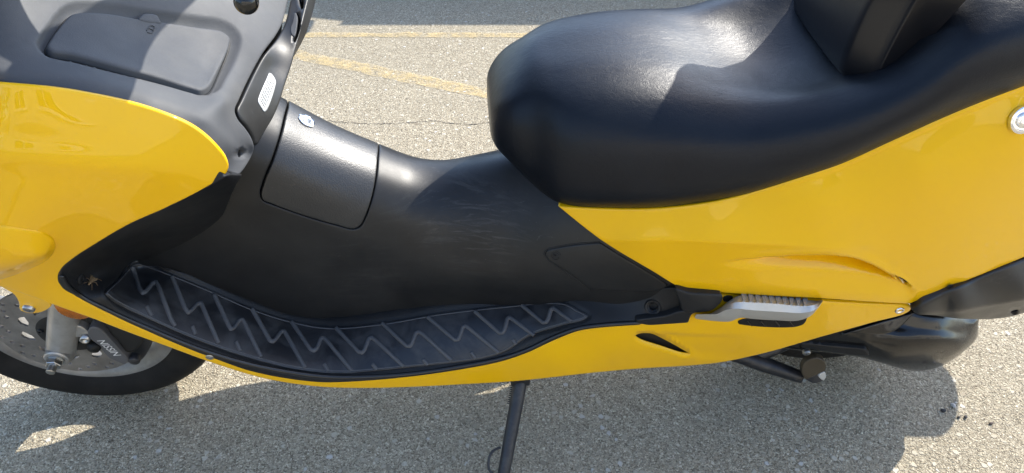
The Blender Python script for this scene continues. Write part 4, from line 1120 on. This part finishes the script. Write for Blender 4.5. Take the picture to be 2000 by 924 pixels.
# amber reflector on the fork
rc = atY(146, 599, -.135)
ref = auto_sharp(lathe('amber_reflector', rc, ax, [(-.008, .030), (.002, .030), (.004, .028), (.004, 0)], M['amber'], scooter, 40), 40)
tag(ref, 'round ribbed amber reflector beside the fork')
for i in range(-11, 12):
    x = i * .0024; hh = math.sqrt(max(0, .027 ** 2 - x * x))
    tube('lens_rib', [rc + np.array([x, -.0043, -hh]), rc + np.array([x, -.0043, hh])], .0009, M['amber'], ref, 5)
# inner fender behind the wheel
fen = Loft([(-1.02, [(0, .47), (-.05, .465), (-.075, .43)]), (-.93, [(0, .53), (-.05, .525), (-.08, .49)]), (-.84, [(0, .55), (-.05, .545), (-.082, .51)]), (-.74, [(0, .53), (-.05, .525), (-.082, .49)]), (-.64, [(0, .46), (-.05, .455), (-.08, .42)]), (-.575, [(0, .36), (-.05, .355), (-.075, .33)])], 40, 30)
grid_mesh('front_fender', fen.G, M['plastic'], scooter)

# ---- rear wheel
AR = np.array([.705, 0, .25])
rw = auto_sharp(lathe('rear_wheel', AR, ax, [(a * 1.15, r - .012) for a, r in rimp], M['rim'], scooter, 64), 50)
lathe('tyre', AR, ax, [tuple(q) for q in cr(np.array([(a * 1.15, r - .012) for a, r in typ]), np.linspace(0, 1, 40))], M['tyre'], rw, 96)
lathe('hub', AR, ax, [(-.08, 0), (-.08, .05), (.06, .05), (.06, 0)], M['dark'], rw, 32)
lathe('wheel_face', AR, ax, [(.0, .04), (.005, .10), (.0, .16)], M['rim'], rw, 48)
tube('muffler', [(.25, .15, .28), (.45, .165, .30), (.80, .175, .35), (1.26, .18, .41)], [.02, .06, .08, .08], M['darkmetal'], scooter, 24, True, 30)

# ---- handlebar, lever, instrument hood and screen above the deck
ball = atY(481, 4, -.37)
bar = tube('handlebar', [(-.19, -.40, 1.155), (-.21, -.30, 1.165), (-.245, -.20, 1.17), (-.27, -.08, 1.165), (-.275, 0, 1.16), (-.27, .08, 1.165), (-.245, .20, 1.17), (-.21, .30, 1.165), (-.19, .40, 1.155)], [.016, .017, .036, .052, .056, .052, .036, .017, .016], M['gapblack'], scooter, 24, True, 60)
tag(bar, 'black handlebar with rubber grips')
for sg in (-1, 1): tube('hand_grip', [(-.21, sg * .29, 1.165), (-.19, sg * .405, 1.155)], .0195, M['tyre'], bar, 20)
lv = tube('brake_lever', [(-.27, -.22, 1.15), (-.26, -.25, 1.135), tuple(ball + np.array([-.03, .08, .06])), tuple(ball + np.array([-.006, .012, .012])), tuple(ball)], [.008, .007, .0055, .0055, .006], M['gloss'], scooter, 12, True, 30)
tag(lv, 'black brake lever ending in a ball')
an = np.linspace(0, math.pi, 20)
lathe('lever_ball', ball, ax, [(-.0100 * math.cos(a), .0100 * math.sin(a)) for a in an], M['gloss'], lv, 32)
tube('steering_stem', [(-.66, 0, .98), (-.52, 0, 1.10), (-.275, 0, 1.16)], .022, M['gapblack'], scooter, 20, True, 10)
hood = Loft([(-.86, [(0, 1.14), (-.10, 1.13), (-.16, 1.09), (-.18, 1.03)]), (-.74, [(0, 1.24), (-.12, 1.23), (-.18, 1.19), (-.20, 1.12)]), (-.60, [(0, 1.27), (-.12, 1.26), (-.18, 1.22), (-.20, 1.15)]), (-.50, [(0, 1.24), (-.12, 1.23), (-.17, 1.20), (-.19, 1.16)]), (-.49, [(0, 1.19), (-.11, 1.185), (-.15, 1.175), (-.17, 1.16)])], 30, 40)
grid_mesh('instrument_hood', hood.G, M['gapblack'], scooter, False, True)
scr = Loft([(-1.0, [(0, .98), (-.12, .97), (-.22, .93)]), (-.88, [(0, 1.13), (-.14, 1.12), (-.25, 1.06)]), (-.76, [(0, 1.29), (-.14, 1.28), (-.24, 1.22)]), (-.68, [(0, 1.40), (-.13, 1.39), (-.20, 1.34)])], 30, 40)
so = grid_mesh('windscreen', scr.G, M['clear'], scooter)
sm = so.modifiers.new('thickness', 'SOLIDIFY'); sm.thickness = .003

# ---- closing pieces at the two ends of the body
def bridge(name, surf, px, material, bulge, n=14):
    Lp = surf.ev(np.array(px, float)); G_ = []
    for t in np.linspace(0, 1, n):
        w = 1 - 2 * t; q = Lp.copy(); q[:, 1] = Lp[:, 1] * w
        G_.append(q + np.array(bulge) * (1 - w * w))
    o = grid_mesh(name, np.stack(G_, 1), material, scooter)
    sm_ = o.modifiers.new('thickness', 'SOLIDIFY'); sm_.thickness = .003; return o
bridge('cowl_top', FAIR, [(x, np.interp(x, [-290, -120, 0], [141, 147, 161])) for x in np.linspace(-286, -60, 24)], M['yellow'], (-.01, 0, .035))
bridge('cowl_nose', FAIR, [(-286, y) for y in np.linspace(142, 508, 20)], M['yellow'], (-.03, 0, 0))
hl = panel('headlight', scooter, FAIR, [(-278, 250), (-225, 225), (-175, 235), (-150, 270), (-190, 320), (-240, 335), (-275, 320)], M['chrome'], h=6, roll=6, skirt=.006, lift=.004); mirror_of(hl)
bridge('tail_lamp', SIDE, [(2317, y) for y in np.linspace(140, 395, 20)], mat('tail_lamp_red', (.45, .012, .01), .15, 0, .6), (.05, 0, 0))
bridge('tail_cap', SIDE, [(2317, y) for y in np.linspace(58, 142, 8)], M['yellow'], (.04, 0, .0))
# ================================================================== SMALL LOOSE THINGS
def pebble(px, py, r, tone, label):
    c = groundpt(px, py)
    bm = bmesh.new(); bmesh.ops.create_icosphere(bm, subdivisions=2, radius=1)
    sx = rng.uniform(.8, 1.3, 3)
    for v in bm.verts:
        q = np.array(v.co); f = 1 + .18 * math.sin(q[0] * 3.1 + px) * math.cos(q[1] * 2.7 + py) + .1 * math.sin(q[2] * 5 + px * 2)
        v.co = Vector(q * sx * f * r); v.co.z *= .75
    zmin = min(v.co.z for v in bm.verts)
    for v in bm.verts: v.co += Vector((c[0], c[1], -zmin - .0008))
    me = bpy.data.meshes.new('pebble'); bm.to_mesh(me); bm.free()
    o = link('pebble', me, mat('pebble_stone', tone, .85), None, True)
    return tag(o, label, 'pebble', 'loose pebbles right of the scooter shadow')
pebble(1841, 804, .0050, (.035, .032, .03), 'dark brown pebble nearest the edge of the scooter shadow')
pebble(1861, 793, .0052, (.42, .40, .37), 'pale grey pebble, largest of the loose ones on sunlit concrete')
pebble(1872, 816, .0030, (.05, .045, .04), 'small dark pebble, left of the close pair on sunlit concrete')
pebble(1885, 816, .0036, (.045, .042, .04), 'dark pebble, right of the close pair on sunlit concrete')
pebble(1866, 787, .0026, (.40, .38, .34), 'tiny pale pebble just beyond the largest pale one')
pebble(1935, 828, .0036, (.07, .05, .04), 'lone reddish dark pebble towards the right edge')

# dried insect in the front corner of the footboard
ip = FLOOR.ev([(176, 553)])[0]; inn = nrm(FLOOR, (176, 553))
iw = RB @ ip + ORIG; inw = RB @ inn
ins = empty('insect', tuple(iw)); tag(ins, 'dried brown long legged insect in the front corner of the black footboard', 'insect')
ins.scale = (.78, .78, .78); ins.rotation_euler = Vector(inw).to_track_quat('Z', 'Y').to_euler()
mi = mat('insect_brown', (.16, .10, .045), .6)
def ell(name, c, r):
    an_ = np.linspace(0, math.pi, 14)
    G_ = np.array([[(c[0] - r[0] * math.cos(a), c[1] + r[1] * math.sin(a) * math.cos(b), c[2] + r[2] * math.sin(a) * math.sin(b)) for b in np.linspace(0, 2 * math.pi, 16, endpoint=False)] for a in an_])
    return grid_mesh(name, G_, mi, ins, True)
ell('abdomen', (.006, 0, .0045), (.0065, .0035, .003)); ell('thorax', (-.002, 0, .005), (.0035, .0028, .0026)); ell('head', (-.0065, 0, .0048), (.002, .002, .0018))
for sg in (-1, 1):
    for i, (a, L_) in enumerate(((2.3, .014), (1.5, .015), (.8, .018))):
        dx, dy = math.cos(a), sg * math.sin(a)
        tube('leg', [(-.003 + i * .003, sg * .002, .005), (-.003 + i * .003 + dx * L_ * .45, dy * L_ * .45, .009), (-.003 + i * .003 + dx * L_, dy * L_, .0008)], .00045, mi, ins, 5, True, 8)
    w_ = mesh_from('wing', [(-.002, sg * .001, .0075), (.008, sg * .001, .0078), (.013, sg * .005, .006), (.008, sg * .0065, .0055), (0, sg * .003, .007)], [(0, 1, 2, 3, 4)], mi, ins)
sp_ = FLOOR.ev([(157, 545)])[0]; sn_ = nrm(FLOOR, (157, 545))
auto_sharp(lathe('corner_screw', sp_ + sn_ * .0005, sn_, [(-.002, .009), (.002, .0085), (.003, .007), (.003, .004), (.001, .0035), (.001, 0)], M['plastic'], floorb, 20), 40)

# ================================================================== CAR whose shadow falls across the pavement behind
car = empty('parked_car', (0, 0, 0)); tag(car, 'dark parked car beyond the yellow parking line, seen only by its shadow', 'car')
mcar = mat('car_paint', (.03, .05, .10), .3, .3, 1.0); mgl = mat('car_glass', (.02, .025, .03), .05, 0, 0, .8)
CY, CX = 3.62, .30                      # centre line of the car
def csec(x, w, z0, z1, zr, wr):
    return (x, [(0, zr), (-wr * .6, zr - .01), (-wr, zr - .06), (-w * .97, z1), (-w, (z0 + z1) / 2), (-w * .96, z0), (0, z0 - .01)])
cs = [csec(-2.15, .60, .38, .60, .64, .50), csec(-2.05, .78, .25, .66, .72, .68), csec(-1.3, .88, .22, .82, .90, .74), csec(-.75, .90, .22, .90, .98, .74), csec(-.25, .90, .22, .92, 1.30, .62), csec(.15, .90, .22, .93, 1.43, .58), csec(.7, .90, .22, .94, 1.44, .58), csec(1.2, .90, .22, .95, 1.30, .60), csec(1.65, .88, .25, .95, 1.05, .66), csec(2.05, .80, .30, .88, .95, .66), csec(2.15, .62, .42, .70, .80, .5)]
L_ = Loft([(x, p) for x, p in cs], 90, 80)
body = grid_mesh('body', L_.G, mcar, car, False, True)
def quad(name, pts, m_): return mesh_from(name, pts, [(0, 1, 2, 3)], m_, car)
for sg in (-1, 1):
    for x0, x1, a, b in ((-.28, .42, .93, 1.30), (.48, 1.15, .95, 1.30)):
        quad('side_window', [(x0, sg * .885, a + .03), (x1, sg * .885, a + .03), (x1 - .05, sg * .68, b), (x0 + .25 * (x0 < 0), sg * .68, b)], mgl)
    for x in (-1.35, 1.35):
        wt = lathe('wheel', (x, sg * .80, .31), (0, sg, 0), [(-.10, .20), (-.10, .29), (-.07, .31), (.07, .31), (.10, .29), (.10, .21), (.085, .19), (.075, .05), (.075, 0)], M['tyre'], car, 40)
        lathe('rim', (x, sg * .80, .31), (0, sg, 0), [(.088, .20), (.10, .185), (.09, .15), (.092, .05), (.092, 0)], M['rim'], wt, 40)
    rbox('headlight', (-2.12, sg * .62 - .14, .58), (-1.92, sg * .62 + .14, .70), M['chrome'], car, .03)
    rbox('tail_light', (2.02, sg * .62 - .12, .72), (2.15, sg * .62 + .12, .86), mat('tail_red', (.4, .01, .01), .2), car, .03)
    rbox('door_mirror', (-.55, sg * .98 - .09, .92), (-.42, sg * .98 + .07, 1.04), mcar, car, .03)
car.location = (CX, CY, 0)

# ================================================================== unseen trees added behind the viewpoint to darken reflections
fol = mat('reflection_tree_foliage', (.05, .085, .028), .7); kf = NT(fol)
kf.set('Base Color', kf.mix(kf.noise(1.3, 3, .6), (.03, .055, .018), (.075, .11, .035)))
TV, TF, TM = [], [], []
for i_ in range(12):
    ang = math.radians(-178 + i_ * 6.2 + rng.uniform(-2, 2)); dist_ = rng.uniform(13, 18)
    tx, ty = dist_ * math.cos(ang) * 1.2, dist_ * math.sin(ang) - 1
    th = rng.uniform(4.2, 7.5); cw = rng.uniform(1.6, 2.5)
    b0 = len(TV)
    for z_, r_t in ((0, .2), (th * .3, .15), (th * .7, .07)):
        for q_ in range(8):
            a_ = q_ * math.pi / 4; TV.append((tx + r_t * math.cos(a_), ty + r_t * math.sin(a_), z_))
    for l_ in range(2):
        for q_ in range(8): TF.append((b0 + l_ * 8 + q_, b0 + l_ * 8 + (q_ + 1) % 8, b0 + l_ * 8 + 8 + (q_ + 1) % 8, b0 + l_ * 8 + 8 + q_)); TM.append(1)
    for q_ in range(620):
        d_ = rng.normal(size=3); d_ /= np.linalg.norm(d_); rr = rng.uniform(.45, 1.0) ** .5 * (1 + .25 * math.sin(d_[0] * 5 + i_) * math.cos(d_[2] * 4))
        c_ = np.array([tx, ty, th * .60]) + d_ * rr * np.array([cw, cw, th * .42])
        u_ = rng.normal(size=3); u_ /= np.linalg.norm(u_); w_ = np.cross(u_, rng.normal(size=3)); w_ /= np.linalg.norm(w_); s_ = rng.uniform(.12, .26)
        b0 = len(TV); TV += [tuple(c_ - u_ * s_), tuple(c_ + w_ * s_ * .6), tuple(c_ + u_ * s_), tuple(c_ - w_ * s_ * .6)]; TF.append((b0, b0 + 1, b0 + 2, b0 + 3)); TM.append(0)
tl_ = mesh_from('reflection_trees', TV, TF, fol, None, False); tl_.data.materials.append(mat('reflection_tree_bark', (.09, .07, .05), .9))
tl_.data.polygons.foreach_set('material_index', TM)
tag(tl_, 'row of green trees added out of view to darken reflections', None, None, 'stuff')

# ================================================================== unseen pale block added behind the viewpoint to bounce sunlight
bld = empty('bounce_building', (4.5, -8.0, 0)); tag(bld, 'long pale rendered block added out of view to bounce sunlight onto the scooter', 'bounce_building')
mw = mat('bounce_pale_render', (.66, .60, .50), .9, spec=.2); kw = NT(mw)
kw.set('Base Color', kw.mix(kw.noise(1.2, 6, .6), (.70, .64, .54), (.58, .52, .43))); kw.set('Normal', kw.bump(kw.noise(60, 4, .6), .3, .01))
mfr = mat('bounce_window_frame_paint', (.75, .74, .70), .5); mgw = mat('bounce_window_glass', (.02, .025, .03), .05, spec=.7)
rbox('bounce_wall', (-8, -6, 0), (11, 0, 4.3), mw, bld, .02)
rbox('bounce_parapet', (-8.15, -6.15, 4.3), (11.15, .15, 4.55), mfr, bld, .03)
rbox('bounce_plinth', (-8.04, -6.04, 0), (11.04, .04, .35), mat('bounce_plinth_grey', (.22, .21, .20), .9), bld, .02)
for wx in (-6.4, -3.4, 3.0, 6.0, 9.0):
    fr_ = rbox('bounce_window', (wx - .8, -.03, 1.2), (wx + .8, .05, 2.7), mfr, bld, .02)
    for sx_ in (-1, 1): rbox('pane', (wx + sx_ * .38 - .33, .02, 1.28), (wx + sx_ * .38 + .33, .06, 2.62), mgw, fr_, .005)
    rbox('sill', (wx - .9, -.02, 1.1), (wx + .9, .14, 1.2), mfr, fr_, .01)
dr_ = rbox('bounce_door', (-.6, -.03, .0), (.55, .06, 2.2), mat('bounce_door_paint', (.05, .10, .13), .5), bld, .02)
lathe('handle', (.40, .07, 1.05), (0, 1, 0), [(0, .03), (.03, .03), (.05, .02), (.05, 0)], M['steel'], dr_, 16)
